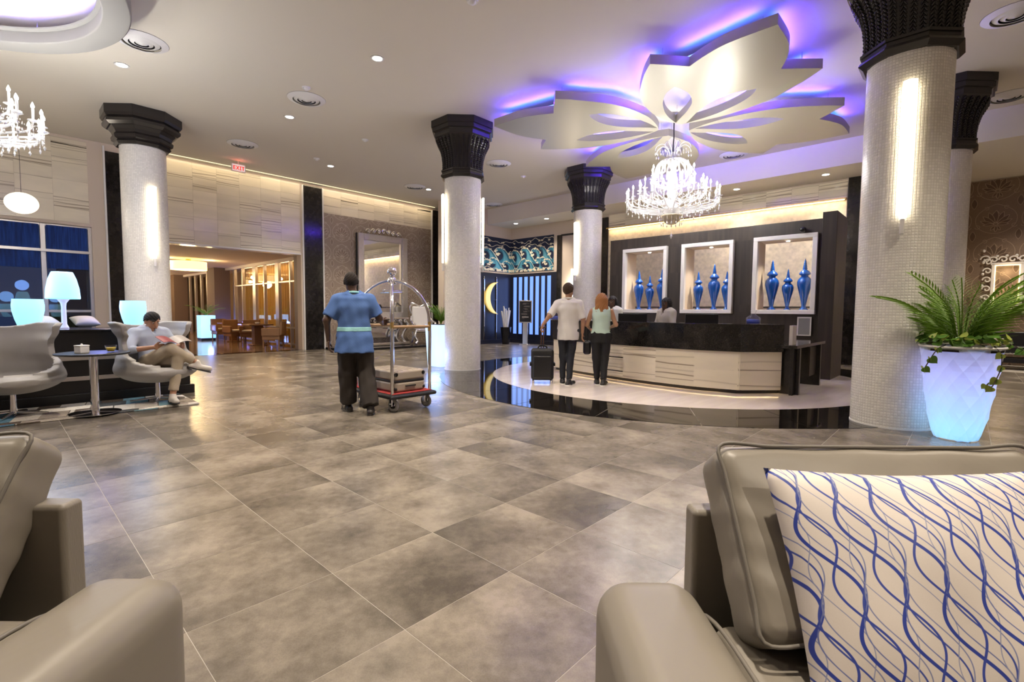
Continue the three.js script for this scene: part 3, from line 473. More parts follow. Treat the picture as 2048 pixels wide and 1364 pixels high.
// ================= CEILING FITTINGS =================
function downlight(u, v, h, label, power = POWER.downlight, aim = 0.95) {
  const t = thing('downlight', label, 'ceiling light', u, v, h, 0, 'recessed ceiling downlights');
  part(t, 'trim_ring', lathe([[.075, -.004], [.10, -.006], [.105, 0], [.075, .0], [.075, -.004]], 24), M.white); part(t, 'lens', cyl(.074, .074, .004, 0, -.004, 0, 24), std({ color: 0xffffff, emissive: rgb(1, .92, .8), emissiveIntensity: 8 }), 'glowing lens');
  const l = new THREE.SpotLight(WARM, power, 0, aim, 0.75, 2); l.position.set(0, -0.02, 0); l.target.position.set(0, -3, 0); l.castShadow = true; l.shadow.radius = 4; l.name = 'lamp_light'; t.add(l); t.add(l.target); return t;
}
downlight(1.59, 10.15, CEIL, 'downlight left of the low capital near the round diffuser'); downlight(4.26, 6.9, CEIL, 'downlight above the bellman, nearest of the ceiling lights in view');
downlight(4.3, 10.27, CEIL, 'downlight just beyond the middle round diffuser'); downlight(6.47, 12.87, CEIL, 'downlight near the marble wall left of the cart'); downlight(9.81, 12.92, CEIL, 'downlight beside the diffuser in front of the mirror');
downlight(13.8, 2.64, LOW, 'downlight in the lowered ceiling right of the chandelier', 14); downlight(13.85, 4.7, LOW, 'downlight in the lowered ceiling behind the chandelier', 14);
downlight(13.75, 12.7, LOW, 'downlight over the left half of the wave mural', 14); downlight(13.75, 11.2, LOW, 'downlight over the right half of the wave mural', 14);
for (const [u, v, l] of [[1.6, 4.2, 'downlight over the floor before the seating'], [4.26, 3.4, 'downlight over the open floor before the desk'], [1.6, 0.6, 'downlight above the viewer'], [5.2, -1.6, 'downlight over the right sofa'], [-2.4, 3.6, 'downlight left of the viewer'], [-2.2, 11.5, 'downlight in front of the blue blinds'], [9.2, -2.8, 'downlight beyond the right column'], [12.6, -2.6, 'downlight before the brown damask wall'], [1.0, -3, 'downlight behind the viewer']]) downlight(u, v, CEIL, l, POWER.downlightFar);
downlight(15.4, -1.3, LOW, 'downlight washing the brown damask wall', 26);
function diffuser(u, v, label, s = 1) {
  const t = thing('air_diffuser', label, 'air vent', u, v, CEIL, 0, 'round ceiling air diffusers'); const pr = (r0, r1, y0, y1) => lathe([[r0 * s, y0], [r1 * s, y1], [(r1 + .006) * s, y1 + .006], [r0 * s, y0 + .008], [r0 * s, y0]], 36);
  part(t, 'outer_ring', pr(.24, .33, -.03, -.001), M.white); part(t, 'cone_ring', pr(.16, .22, -.035, -.012), M.white); part(t, 'cone_ring', pr(.09, .14, -.04, -.018), M.white); part(t, 'centre_cone', pr(.002, .075, -.045, -.022), M.white); part(t, 'throat', cyl(.24 * s, .24 * s, .002, 0, -.003, 0, 32), M.black); t.position.y = CEIL - 0.006;
}
diffuser(1.66, 9.05, 'round air diffuser beside the violet cove ring'); diffuser(4.16, 9.17, 'round air diffuser in the middle of the ceiling'); diffuser(4.23, 12.75, 'round air diffuser above the marble lintel'); diffuser(9.30, 12.95, 'round air diffuser before the damask wall');
diffuser(9.35, 9.28, 'round air diffuser between the two middle columns'); diffuser(12.75, 12.9, 'small looking air diffuser furthest from the viewer'); diffuser(12.7, 4.41, 'round air diffuser behind the petals'); diffuser(9.25, -0.27, 'round air diffuser nearest the right upper corner'); diffuser(12.6, -0.36, 'round air diffuser behind the largest column');
function detector(u, v, label) { const t = thing('smoke_detector', label, 'detector', u, v, CEIL, 0, 'ceiling detectors'); part(t, 'base', cyl(.07, .075, .02, 0, -.02, 0, 20), M.white); part(t, 'sensor', lathe([[.001, -.05], [.03, -.048], [.045, -.03], [.05, -.02]], 16), M.white); }
detector(3.95, 8.71, 'smoke detector beside the middle diffuser'); detector(6.02, 10.3, 'smoke detector between the columns'); detector(5.91, 12.51, 'smoke detector near the exit sign'); detector(4.3, 4.75, 'smoke detector at the top edge of the view'); detector(10.7, 9.6, 'smoke detector left of the far column');
{ const t = thing('exit_sign', 'white exit sign with glowing red letters under the ceiling', 'sign', 4.62, 14.3, CEIL - 0.16, 0);
  part(t, 'housing', rbox(.34, .2, .05, .008, 0, -.02, 0), M.white); part(t, 'stem', cyl(.012, .012, .10, 0, .07, 0, 8), M.white);
  part(t, 'face', box(.30, .16, .004, 0, -.02, .0275), std({ color: 0x0a0a0a, emissive: rgb(1, 1, 1), emissiveIntensity: .55, emissiveMap: canvasTex(128, 64, (g, w, h) => { g.fillStyle = '#e8cfc8'; g.fillRect(0, 0, w, h); g.fillStyle = '#ff1c10'; g.font = 'bold 58px sans-serif'; g.textAlign = 'center'; g.textBaseline = 'middle'; g.fillText('EXIT', w / 2, h / 2 + 2); }) }), 'lit face with red EXIT letters');
  pointLight(t, rgb(1, .2, .12), 0.05, 0, -.02, .08, 2); }
// ================= RECEPTION =================
const ledGold = lit(1, 0.78, 0.42, 0.5);
// ---------- desk
{
  const t = thing('reception_desk', 'long curved reception desk with black granite top band and veined marble front', 'desk', 0, 0, 0);
  const P = [[8.36, 2.06], [7.86, 2.53], [7.73, 3.2], [7.745, 3.95], [7.86, 4.8], [8.03, 5.65], [8.3, 6.55]];
  const curve = new THREE.CatmullRomCurve3(P.slice(1).map(p => V3(p[0], 0, -p[1])));
  const front = [[P[0][0], -P[0][1]], ...curve.getSpacedPoints(24).map(p => [p.x, p.z])];
  const off = (pts, d) => pts.map((p, i) => { const a = pts[Math.max(0, i - 1)], b = pts[Math.min(pts.length - 1, i + 1)], dx = b[0] - a[0], dz = b[1] - a[1], l = Math.hypot(dx, dz); return [p[0] - dz / l * d, p[1] + dx / l * d]; }); // +d towards the guests' side is negative u
  const slab = (pts, d0, d1, y0, y1) => { const A = off(pts, d0), B = off(pts, d1).reverse(), s = new THREE.Shape(); [...A, ...B].forEach((p, i) => i ? s.lineTo(p[0], -p[1]) : s.moveTo(p[0], -p[1])); return boxUV(new THREE.ExtrudeGeometry(s, { depth: y1 - y0, bevelEnabled: true, bevelSize: 0.004, bevelThickness: 0.004, bevelSegments: 1 }).rotateX(-PI / 2).translate(0, y0, 0), 0.8); };
  const test = off(front, 0.1)[10], sgn = test[0] > front[10][0] ? 1 : -1;   // +sgn is the staff side
  part(t, 'granite_band', slab(front, 0.0, sgn * 0.10, 0.67, 1.075), M.granite, 'polished black granite band');
  part(t, 'counter_top', slab(front, 0.0, sgn * 0.42, 1.076, 1.09), M.granite);
  part(t, 'work_top', slab(front, sgn * 0.1, sgn * 0.85, 0.72, 0.75), M.graniteDull);
  part(t, 'plinth_back', slab(front, sgn * 0.11, sgn * 0.8, 0.0, 0.06), M.black);
  const n = front.length - 1, cuts = [0, 1, 5, 9, 13, 17, 21, n];
  for (let k = 0; k < cuts.length - 1; k++) { const seg = front.slice(cuts[k], cuts[k + 1] + 1); for (let j = 0; j < 2; j++) { const g = slab(seg, sgn * 0.035, sgn * 0.07, 0.07 + j * 0.3, 0.367 + j * 0.3); const uv = g.attributes.uv, o = rnd(), o2 = rnd(); for (let i = 0; i < uv.count; i++) uv.setXY(i, uv.getX(i) * 0.5 + o, uv.getY(i) * 0.5 + o2); part(t, 'marble_panel', g, M.marble[k % 3]); } }
  part(t, 'led_strip', slab(front, sgn * 0.10, sgn * 0.11, 0.075, 0.085), ledGold);
  for (let k = 0; k < front.length - 3; k += 3) { const a = front[k], b = front[Math.min(n, k + 3)], m = [(a[0] + b[0]) / 2, (a[1] + b[1]) / 2], l = Math.hypot(b[0] - a[0], b[1] - a[1]); const r = new THREE.RectAreaLight(GOLD, 5, l, 0.05); { const c = off([a, b], sgn * 0.085), cx = (c[0][0] + c[1][0]) / 2, cz = (c[0][1] + c[1][1]) / 2; r.position.set(cx, 0.09, cz); }; const o = off([a, b], -sgn * 0.5)[0]; r.lookAt(r.position.x + (o[0] - a[0]), -0.12, r.position.z + (o[1] - a[1])); r.name = 'strip_light'; t.add(r); }
  // low return counter at the right end, on two granite legs
  part(t, 'end_block', rbox(0.22, 0.3, 0.05, 0.004, 8.47, 0.93, -1.96).rotateY(0), M.offwhite, 'pale end block of the granite band');
  part(t, 'return_top', boxUV(rbox(2.0, 0.05, 0.55, 0.004, 9.25, 0.755, -2.12)), M.granite);
  part(t, 'return_leg', boxUV(rbox(0.08, 0.73, 0.5, 0.004, 8.5, 0.365, -2.1)), M.graniteDull); part(t, 'return_leg', boxUV(rbox(0.08, 0.73, 0.5, 0.004, 9.95, 0.365, -2.1)), M.graniteDull);
  part(t, 'return_leg', boxUV(rbox(0.36, 0.73, 0.05, 0.004, 8.52, 0.365, -1.93)), M.graniteDull);
  part(t, 'return_panel', boxUV(rbox(0.5, 0.5, 0.03, 0.004, 9.7, 0.45, -1.93)), M.wood);
}
// ---------- free standing panel with three framed niches
{
  const t = thing('niche_screen', 'dark wood screen behind the desk with three white framed niches', 'screen', 0, 0, 0);
  const u = 11.0, th = 0.46, v0 = 2.1, v1 = 6.82, top = 3.1, nv = [[5.24, 6.41], [3.73, 4.885], [2.17, 3.33]], hb = 1.255, ht = 2.835;
  const pn = (va, vb, ha, hb2, name = 'wood_panel') => part(t, name, boxUV(box(th, hb2 - ha, vb - va, u + th / 2, (ha + hb2) / 2, -(va + vb) / 2), 0.5, rnd(), rnd()), M.wood);
  pn(v0, v1, 0, hb + 0.03); pn(v0, 4.0, ht - 0.03, top); pn(4.0, v1, ht - 0.03, top); pn(v0, 2.2, hb + .03, ht - .03); pn(3.3, 3.76, hb + .03, ht - .03); pn(4.855, 5.27, hb + .03, ht - .03); pn(6.38, v1, hb + .03, ht - .03);
  part(t, 'end_post', boxUV(rbox(1.05, 3.2, 0.24, 0.006, 11.42, 1.6, -1.98), 0.5), M.wood, 'dark wood end post');
  for (const [a, b] of nv) {
    const w = b - a, c = (a + b) / 2, f = 0.085;
    const fr = (x, y, ww, hh) => part(t, 'frame_rail', rbox(0.10, hh, ww, 0.008, u - 0.04, y, -x), M.frameWhite, 'white lacquered frame rail');
    fr(c, hb + f / 2, w, f); fr(c, ht - f / 2, w, f); fr(a + f / 2, (hb + ht) / 2, f, ht - hb - 2 * f); fr(b - f / 2, (hb + ht) / 2, f, ht - hb - 2 * f);
    const rv = (g) => part(t, 'niche_lining', g, M.wallWarm);
    rv(box(th, 0.02, w - 2 * f, u + th / 2, hb + f - 0.012, -c)); rv(box(th, 0.02, w - 2 * f, u + th / 2, ht - f + 0.012, -c)); rv(box(th, ht - hb - 2 * f, 0.02, u + th / 2, (hb + ht) / 2, -(a + f - .012))); rv(box(th, ht - hb - 2 * f, 0.02, u + th / 2, (hb + ht) / 2, -(b - f + .012)));
    part(t, 'niche_lamp', cyl(0.035, 0.035, 0.012, u + 0.2, ht - f - 0.012, -c, 16), std({ color: 0xffffff, emissive: rgb(1, .9, .7), emissiveIntensity: 6 }), 'small round niche spotlight');
    const s = new THREE.SpotLight(WARM, 4, 0, 0.9, 0.8, 2); s.position.set(u + 0.2, ht - f - 0.03, -c); s.target.position.set(u + 0.24, hb, -c); s.castShadow = true; s.name = 'lamp_light'; t.add(s, s.target);
  }
}
// ---------- nine lidded blue vases
{
  const prof = [[.001, 0], [.075, 0], [.085, .02], [.05, .05], [.038, .085], [.042, .11], [.05, .16], [.075, .28], [.105, .40], [.125, .49], [.13, .545], [.12, .60], [.085, .645], [.062, .665]];
  const lid = [[.06, .662], [.066, .685], [.098, .70], [.104, .72], [.085, .755], [.05, .785], [.034, .80], [.045, .815], [.032, .835], [.04, .85], [.028, .87], [.034, .885], [.022, .905], [.028, .92], [.017, .94], [.021, .955], [.010, .985], [.001, 1.02]];
  const gv = lathe(prof, 28), gl = lathe(lid, 24);
  const rows = [[6.12, 1.0, 'first', 'left'], [5.82, .86, 'middle', 'left'], [5.5, 1.01, 'last', 'left'], [4.6, .90, 'first', 'middle'], [4.235, 1.05, 'middle', 'middle'], [3.955, .88, 'last', 'middle'], [3.035, 1.06, 'first', 'right'], [2.735, .86, 'middle', 'right'], [2.435, 1.05, 'last', 'right']];
  for (const [v, s, pos, fr] of rows) {
    const t = thing('blue_vase', `glossy blue lidded vase, ${pos === 'first' ? 'leftmost' : pos === 'middle' ? 'middle one' : 'rightmost'} in the ${fr} niche`, 'vase', 11.25, v, 1.331, rnd() * 6, 'blue lidded vases in the niches');
    const a = part(t, 'body', gv, M.blue), b = part(t, 'lid', gl, M.blue, 'ringed spire lid'); a.scale.setScalar(s * .98); b.scale.setScalar(s * .98);
  }
}
// ---------- things on the desk
function monitor(u, v, label) { const t = thing('computer_monitor', label, 'monitor', u, v, 0.75, facing(-0.87, -0.5), 'desk monitors'); part(t, 'screen_back', rbox(.54, .33, .035, .012, 0, .33, 0), M.black); part(t, 'screen', box(.50, .28, .004, 0, .335, -.0195), std({ color: rgb(.02, .03, .05), roughness: .1, emissive: rgb(.3, .4, .5), emissiveIntensity: .3 })); part(t, 'neck', rbox(.06, .2, .03, .01, 0, .1, -.02), M.black); part(t, 'base', rbox(.24, .015, .18, .006, 0, .008, -.01), M.black); part(t, 'badge', box(.03, .012, .004, 0, .185, .019), M.silver); }
monitor(8.42, 4.70, 'black monitor back between the two receptionists'); monitor(8.35, 3.34, 'black monitor back right of the glasses-wearing receptionist');
function decanter(u, v, label) { const t = thing('glass_decanter', label, 'decanter', u, v, 1.09, 0, 'glass decanters on the desk');
  part(t, 'glass_body', lathe([[.001, 0], [.10, 0], [.108, .01], [.108, .085], [.10, .11], [.04, .15], [.032, .19], [.052, .215], [.048, .217], [.027, .19], [.034, .15], [.09, .11], [.10, .085], [.10, .012], [.001, .01]], 28), phy({ color: 0xffffff, transmission: 1, thickness: 0, roughness: 0, ior: 1.45 })); part(t, 'blue_pebbles', lathe([[.001, .012], [.098, .012], [.098, .075], [.06, .082], [.001, .078]], 24), phy({ color: rgb(.05, .10, .6), roughness: .3 }), 'deep blue filling'); }
decanter(8.23, 2.47, 'glass decanter with blue filling on the right end of the desk'); decanter(8.12, 6.35, 'glass decanter with blue filling on the left end of the desk, beside the man');
{ const t = thing('brochure_holder', 'white framed leaflet holder on the dark screen by the desk end', 'leaflet holder', 10.93, 2.34, 0.83, facing(-1, -.2)); part(t, 'frame', merge([box(.24, .02, .02, 0, .01, .0), box(.24, .02, .02, 0, .36, 0), box(.02, .36, .02, -.11, .18, 0), box(.02, .36, .02, .11, .18, 0)]), M.frameWhite); part(t, 'leaflet', box(.19, .32, .006, 0, .18, 0), std({ color: rgb(.25, .25, .26), roughness: .4 })); part(t, 'back', box(.24, .36, .01, 0, .185, -.02), M.frameWhite); }
{ const t = thing('security_camera', 'small black dome security camera on top of the dark screen', 'camera', 10.93, 2.42, 2.92, facing(-1, 0)); part(t, 'bracket', rbox(.06, .06, .1, .01, 0, 0, -.0), M.black); part(t, 'dome', sph(.055, 0, -.02, .07, 16), M.blackGloss); }
// ---------- far corner things
{ const t = thing('sign_stand', 'silver poster sign stand before the blue striped screen', 'sign stand', 13.95, 12.35, 0, facing(-.8, -.6)); part(t, 'base', rbox(.42, .03, .34, .006, 0, .015, 0), M.silver); part(t, 'leg', rbox(.2, .86, .04, .01, 0, .45, 0).rotateX(-.06), M.silver); part(t, 'frame', rbox(.5, .86, .04, .01, 0, 1.26, 0), M.alu); part(t, 'poster', box(.43, .78, .006, 0, 1.26, .022), std({ map: canvasTex(128, 256, (g, w, h) => { g.fillStyle = '#1b1a1c'; g.fillRect(0, 0, w, h); for (let i = 0; i < 26; i++) { g.fillStyle = ['#3a3436', '#6a6468', '#9a8f88', '#28303c'][i % 4]; g.fillRect(10 + rnd() * 60, 14 + i * 8, 20 + rnd() * 50, 5); } g.fillStyle = '#b9b2aa'; g.fillRect(26, 190, 76, 12); }), roughness: .3 }), 'dark printed poster'); }
{ const t = thing('reed_planter', 'tall black pot of white decorative reeds by the shopfront', 'planter', 13.55, 13.0, 0); part(t, 'pot', lathe([[.001, .0], [.13, 0], [.21, .66], [.19, .66], [.18, .6], [.001, .6]], 4 * 6), M.blackGloss); for (let i = 0; i < 9; i++) { const a = i / 9 * 6.28; part(t, 'reed', bar([.06 * Math.cos(a), .55, .06 * Math.sin(a)], [.17 * Math.cos(a) + .03 * Math.sin(i * 3), 1.25 + .25 * hash(i, 2, 2), .15 * Math.sin(a)], .022, 8), M.white); } }
// ---------- baroque lit frame and console on the right wall
{
  const t = thing('baroque_wall_frame', 'white carved baroque frame with warm glowing inner edge on brown damask', 'frame', 16.93, -0.66, 2.02, facing(-1, 0));
  const w = 0.50, h = 1.0;
  for (const [x, y, ww, hh] of [[0, h / 2, w + .1, .06], [0, -h / 2, w + .1, .06], [-w / 2, 0, .06, h], [w / 2, 0, .06, h]]) part(t, 'inner_frame', rbox(ww, hh, .05, .01, x, y, .03), M.frameWhite);
  for (const [x, y, ww, hh] of [[0, h / 2 - .04, w - .06, .015], [0, -h / 2 + .04, w - .06, .015], [-w / 2 + .04, 0, .015, h - .1], [w / 2 - .04, 0, .015, h - .1]]) part(t, 'led_edge', box(ww, hh, .012, x, y, .012), lit(1, .82, .4, 3));
  const scroll = (x, y, r, s) => tube([...Array(12)].map((_, i) => { const a = i * .62, q = r * (1 - i / 14); return [x + s * q * Math.cos(a), y + q * Math.sin(a), .035]; }), .018, 30, 6);
  const L = []; for (let i = 0; i < 6; i++) { const y = -h / 2 - .05 + (h + .1) * i / 5; for (const s of [-1, 1]) { L.push(scroll(s * (w / 2 + .1), y, .085, s), sph(.03, s * (w / 2 + .18), y + .09, .03, 8).scale(1, 1.3, 1)); } }
  for (let i = 0; i < 4; i++) { const x = -w / 2 + w * i / 3; for (const s of [-1, 1]) { L.push(scroll(x, s * (h / 2 + .1), .085, i < 2 ? -1 : 1), sph(.032, x + .06, s * (h / 2 + .19), .03, 8)); } }
  for (const s of [-1, 1]) for (const q of [-1, 1]) L.push(scroll(s * (w / 2 + .14), q * (h / 2 + .12), .10, s));
  part(t, 'carved_scrollwork', merge(L), M.frameWhite, 'openwork carved scrolls');
  pointLight(t, GOLD, .12, 0, .3, .16, 3); pointLight(t, GOLD, .12, 0, -.3, .16, 3);
}
{ const t = thing('console_table', 'black console bench with chrome frame below the lit baroque frame', 'bench', 16.35, -1.25, 0, facing(-1, 0)); part(t, 'seat_pad', rbox(1.6, .16, .6, .03, 0, .47, 0), M.black); part(t, 'shelf_pad', rbox(1.5, .12, .5, .02, 0, .22, 0), M.black); part(t, 'back_pad', rbox(1.6, .35, .12, .03, 0, .70, -.24), M.black); for (const s of [-1, 1]) for (const q of [-1, 1]) part(t, 'leg', bar([s * .7, 0, q * .22], [s * .7, .4, q * .22], .018), M.chrome); part(t, 'rail', bar([-.7, .38, .3], [.7, .38, .3], .015), M.chrome); part(t, 'rail', bar([-.7, .1, .26], [.7, .1, .26], .015), M.chrome); }
{ const b = solo('paper_box', 'small cream box on the black bench', 'box', rbox(.3, .16, .2, .005, 0, .08, 0), M.offwhite, 16.3, -0.62, .555, 1.2); }
// ================= SDF MESHER (surface nets) =================
function sdfMesh(f, lo, hi, c) {
  const n = [0, 1, 2].map(i => Math.ceil((hi[i] - lo[i]) / c) + 2), [nx, ny, nz] = n, F = new Float32Array(nx * ny * nz).fill(9), B = 5;
  for (let bz = 0; bz < nz; bz += B) for (let by = 0; by < ny; by += B) for (let bx = 0; bx < nx; bx += B) {
    const m = f(lo[0] + (bx + B / 2 - .5) * c, lo[1] + (by + B / 2 - .5) * c, lo[2] + (bz + B / 2 - .5) * c), skip = Math.abs(m) > B * c * 1.6;
    for (let z = bz; z < Math.min(nz, bz + B); z++) for (let y = by; y < Math.min(ny, by + B); y++) for (let x = bx; x < Math.min(nx, bx + B); x++) F[(z * ny + y) * nx + x] = skip ? m : f(lo[0] + x * c, lo[1] + y * c, lo[2] + z * c);
  }
  const id = new Int32Array(nx * ny * nz).fill(-1), pos = [], at = (x, y, z) => F[(z * ny + y) * nx + x];
  for (let z = 0; z < nz - 1; z++) for (let y = 0; y < ny - 1; y++) for (let x = 0; x < nx - 1; x++) {
    let mask = 0; const v = []; for (let k = 0; k < 8; k++) { const q = at(x + (k & 1), y + (k >> 1 & 1), z + (k >> 2)); v.push(q); if (q < 0) mask |= 1 << k; }
    if (!mask || mask === 255) continue;
    let sx = 0, sy = 0, sz = 0, cnt = 0;
    for (let k = 0; k < 8; k++) for (const b of [1, 2, 4]) if (!(k & b)) { const a0 = v[k], a1 = v[k | b]; if ((a0 < 0) !== (a1 < 0)) { const t = a0 / (a0 - a1); sx += (k & 1) + (b === 1 ? t : 0); sy += (k >> 1 & 1) + (b === 2 ? t : 0); sz += (k >> 2) + (b === 4 ? t : 0); cnt++; } }
    id[(z * ny + y) * nx + x] = pos.length / 3; pos.push(lo[0] + (x + sx / cnt) * c, lo[1] + (y + sy / cnt) * c, lo[2] + (z + sz / cnt) * c);
  }
  const idx = [], I = (x, y, z) => id[(z * ny + y) * nx + x], quad = (a, b, d, e, flip) => { if (a < 0 || b < 0 || d < 0 || e < 0) return; flip ? idx.push(a, d, b, b, d, e) : idx.push(a, b, d, b, e, d); };
  for (let z = 1; z < nz - 1; z++) for (let y = 1; y < ny - 1; y++) for (let x = 1; x < nx - 1; x++) {
    const s = at(x, y, z) < 0;
    if (s !== at(x + 1, y, z) < 0) quad(I(x, y - 1, z - 1), I(x, y, z - 1), I(x, y - 1, z), I(x, y, z), !s);
    if (s !== at(x, y + 1, z) < 0) quad(I(x - 1, y, z - 1), I(x, y, z - 1), I(x - 1, y, z), I(x, y, z), s);
    if (s !== at(x, y, z + 1) < 0) quad(I(x - 1, y - 1, z), I(x, y - 1, z), I(x - 1, y, z), I(x, y, z), !s);
  }
  const g = new THREE.BufferGeometry(); g.setAttribute('position', new THREE.BufferAttribute(new Float32Array(pos), 3)); g.setIndex(idx); g.computeVertexNormals();
  const uv = new Float32Array(pos.length / 3 * 2); for (let i = 0; i < uv.length / 2; i++) { uv[2 * i] = pos[3 * i] + pos[3 * i + 2] * .5; uv[2 * i + 1] = pos[3 * i + 1]; } g.setAttribute('uv', new THREE.BufferAttribute(uv, 2)); return g;
}
const smin = (a, b, k) => { const h = Math.max(k - Math.abs(a - b), 0) / k; return Math.min(a, b) - h * h * k * .25; };
function capD(x, y, z, a, b, ra, rb) { const bx = b[0] - a[0], by = b[1] - a[1], bz = b[2] - a[2], px = x - a[0], py = y - a[1], pz = z - a[2]; let h = (px * bx + py * by + pz * bz) / (bx * bx + by * by + bz * bz + 1e-9); h = h < 0 ? 0 : h > 1 ? 1 : h; const dx = px - bx * h, dy = py - by * h, dz = pz - bz * h; return Math.sqrt(dx * dx + dy * dy + dz * dz) - (ra + (rb - ra) * h); }
function ellD(x, y, z, c, r) { const a = (x - c[0]) / r[0], b = (y - c[1]) / r[1], d = (z - c[2]) / r[2], k0 = Math.sqrt(a * a + b * b + d * d), k1 = Math.sqrt(a * a / r[0] / r[0] + b * b / r[1] / r[1] + d * d / r[2] / r[2]) + 1e-9; return k0 * (k0 - 1) / k1; }
const pw = (T, y, k) => { if (y <= T[0][0]) return T[0][k]; for (let i = 1; i < T.length; i++) if (y <= T[i][0]) { const t = (y - T[i - 1][0]) / (T[i][0] - T[i - 1][0]), s = t * t * (3 - 2 * t); return lerp(T[i - 1][k], T[i][k], s); } return T[T.length - 1][k]; };
// ================= LOUNGE AT THE LEFT =================
{
  const rugTex = canvasTex(512, 256, (g, w, h) => { g.fillStyle = '#cfc8bd'; g.fillRect(0, 0, w, h); const cols = ['#e6e0d6', '#d6cfc4', '#5f8ea6', '#5a4c40', '#a89c8e', '#3a4046', '#ece7de', '#7aa6b8', '#ddd6ca', '#e9e3da']; for (let i = 0; i < 9; i++) for (let j = 0; j < 5; j++) { g.fillStyle = cols[(hash(i, j, 4) * cols.length) | 0]; const x = i * 60 - 30 + 20 * hash(j, i, 3), y = j * 54; g.beginPath(); g.moveTo(x, y); g.lineTo(x + 62, y + 10 * (hash(i, j, 7) - .5)); g.lineTo(x + 44, y + 54); g.lineTo(x - 18, y + 54); g.fill(); g.strokeStyle = '#3a3531'; g.lineWidth = 2; g.stroke(); } for (let i = 0; i < 9000; i++) { g.fillStyle = rnd() < .5 ? 'rgba(255,255,255,.10)' : 'rgba(0,0,0,.10)'; g.fillRect(rnd() * w, rnd() * h, 2, 2); } });
  const g = rbox(2.0, .022, 1.05, .008, 0, .011, 0); solo('area_rug', 'patchwork rug of cream, grey, brown and blue pieces under the egg chairs', 'rug', boxUV(g, .5), std({ map: rugTex, roughness: 1, bumpMap: leatherBump, bumpScale: .004 }), 0.84, 7.92, 0.0);
  const t = thing('planter_bench', 'long black divider cabinet with metal strips behind the egg chairs', 'cabinet', 0, 0, 0);
  part(t, 'body', boxUV(rbox(5.0, .95, 1.0, .006, -.48, .475, -9.06)), M.navy.clone()); t.children[0].material.color.setRGB(.012, .011, .012);
  for (const h of [.6, .33]) part(t, 'metal_strip', rbox(4.9, .055, .012, .003, -.48, h, -8.545), M.alu, 'brushed metal strip'); part(t, 'skirting', rbox(5.06, .13, .06, .004, -.47, .065, -8.53), M.black);
  part(t, 'top', rbox(5.04, .03, 1.04, .004, -.48, .965, -9.05), M.blackGloss);
}
const glowBlue = (k) => std({ color: rgb(.5, .75, .9), roughness: .5, emissive: rgb(0.30, 0.80, 1.0), emissiveIntensity: k });
function bowlLamp(u, v, label) { const sq = (g) => g.scale(.64, .94, .64); const t = thing('glowing_bowl_lamp', label, 'lamp', u, v, .98, 0, 'glowing turquoise bowl lamps'); part(t, 'shell', sq(lathe([[.001, 0], [.13, 0], [.16, .03], [.21, .14], [.245, .26], [.25, .33], [.235, .42], [.225, .42], [.22, .40], [.001, .39]], 32)), glowBlue(.72), 'glowing pale turquoise shell'); part(t, 'base', cyl(.08, .08, .012, 0, -.006, 0), M.white); pointLight(t, rgb(.2, .45, 1), .35, 0, .62, 0, 8); }
bowlLamp(.33, 9.0, 'glowing turquoise bowl lamp above the empty egg chair'); bowlLamp(1.43, 9.0, 'glowing turquoise bowl lamp behind the reading man'); bowlLamp(-.12, 9.25, 'glowing turquoise bowl lamp cut off at the left edge');
{ const t = thing('mushroom_lamp', 'big glowing turquoise mushroom shaped lamp in front of the window', 'lamp', .68, 9.1, .98, 0); part(t, 'stem', lathe([[.001, 0], [.08, 0], [.07, .02], [.045, .06], [.04, .3], [.05, .35], [.1, .40], [.25, .41]], 28).scale(.66, 1, .66), std({ color: rgb(.8, .8, .85), emissive: rgb(.55, .5, .75), emissiveIntensity: .35 }), 'pale lilac stem'); part(t, 'shade', lathe([[.001, .40], [.27, .405], [.28, .42], [.265, .55], [.225, .68], [.18, .76], [.165, .775], [.001, .775]], 32).scale(.66, 1, .66), glowBlue(.66), 'glowing domed shade'); pointLight(t, rgb(.2, .4, 1), .5, 0, .98, 0, 8); pointLight(t, rgb(.25, .3, 1), .5, .42, .3, -.1, 8); }
function pillowGeo(w, h, th, n = 22, pinch = .06) {
  const f = (sgn) => { const g = new THREE.PlaneGeometry(w, h, n, n), p = g.attributes.position; for (let i = 0; i < p.count; i++) { let x = p.getX(i) / (w / 2), y = p.getY(i) / (h / 2); const e = Math.pow(Math.max(0, 1 - Math.pow(Math.abs(x), 2.6)), .55) * Math.pow(Math.max(0, 1 - Math.pow(Math.abs(y), 2.6)), .55); const px = 1 - pinch * (1 - y * y) * x * x, py = 1 - pinch * (1 - x * x) * y * y; p.setXYZ(i, x * w / 2 * px, y * h / 2 * py, sgn * th / 2 * e); } if (sgn < 0) { const ix = g.index.array; for (let i = 0; i < ix.length; i += 3) { const q = ix[i]; ix[i] = ix[i + 1]; ix[i + 1] = q; } } return g.toNonIndexed(); };
  const g = mergeVertices(mergeGeometries([f(1), f(-1)].map(q => { q.deleteAttribute('normal'); return q; })), 1e-5); g.computeVertexNormals(); return g;
}
solo('throw_pillow', 'striped pale pillow lying behind the divider cabinet', 'pillow', pillowGeo(.30, .30, .12).rotateX(-1.2), M.eggFabric, .50, 9.42, 1.07, .4); solo('throw_pillow', 'tan pillow lying behind the divider cabinet right of the mushroom lamp', 'pillow', pillowGeo(.30, .28, .13).rotateX(-1.2), std({ color: rgb(.28, .22, .15), roughness: .9 }), .93, 9.42, 1.07, .2);
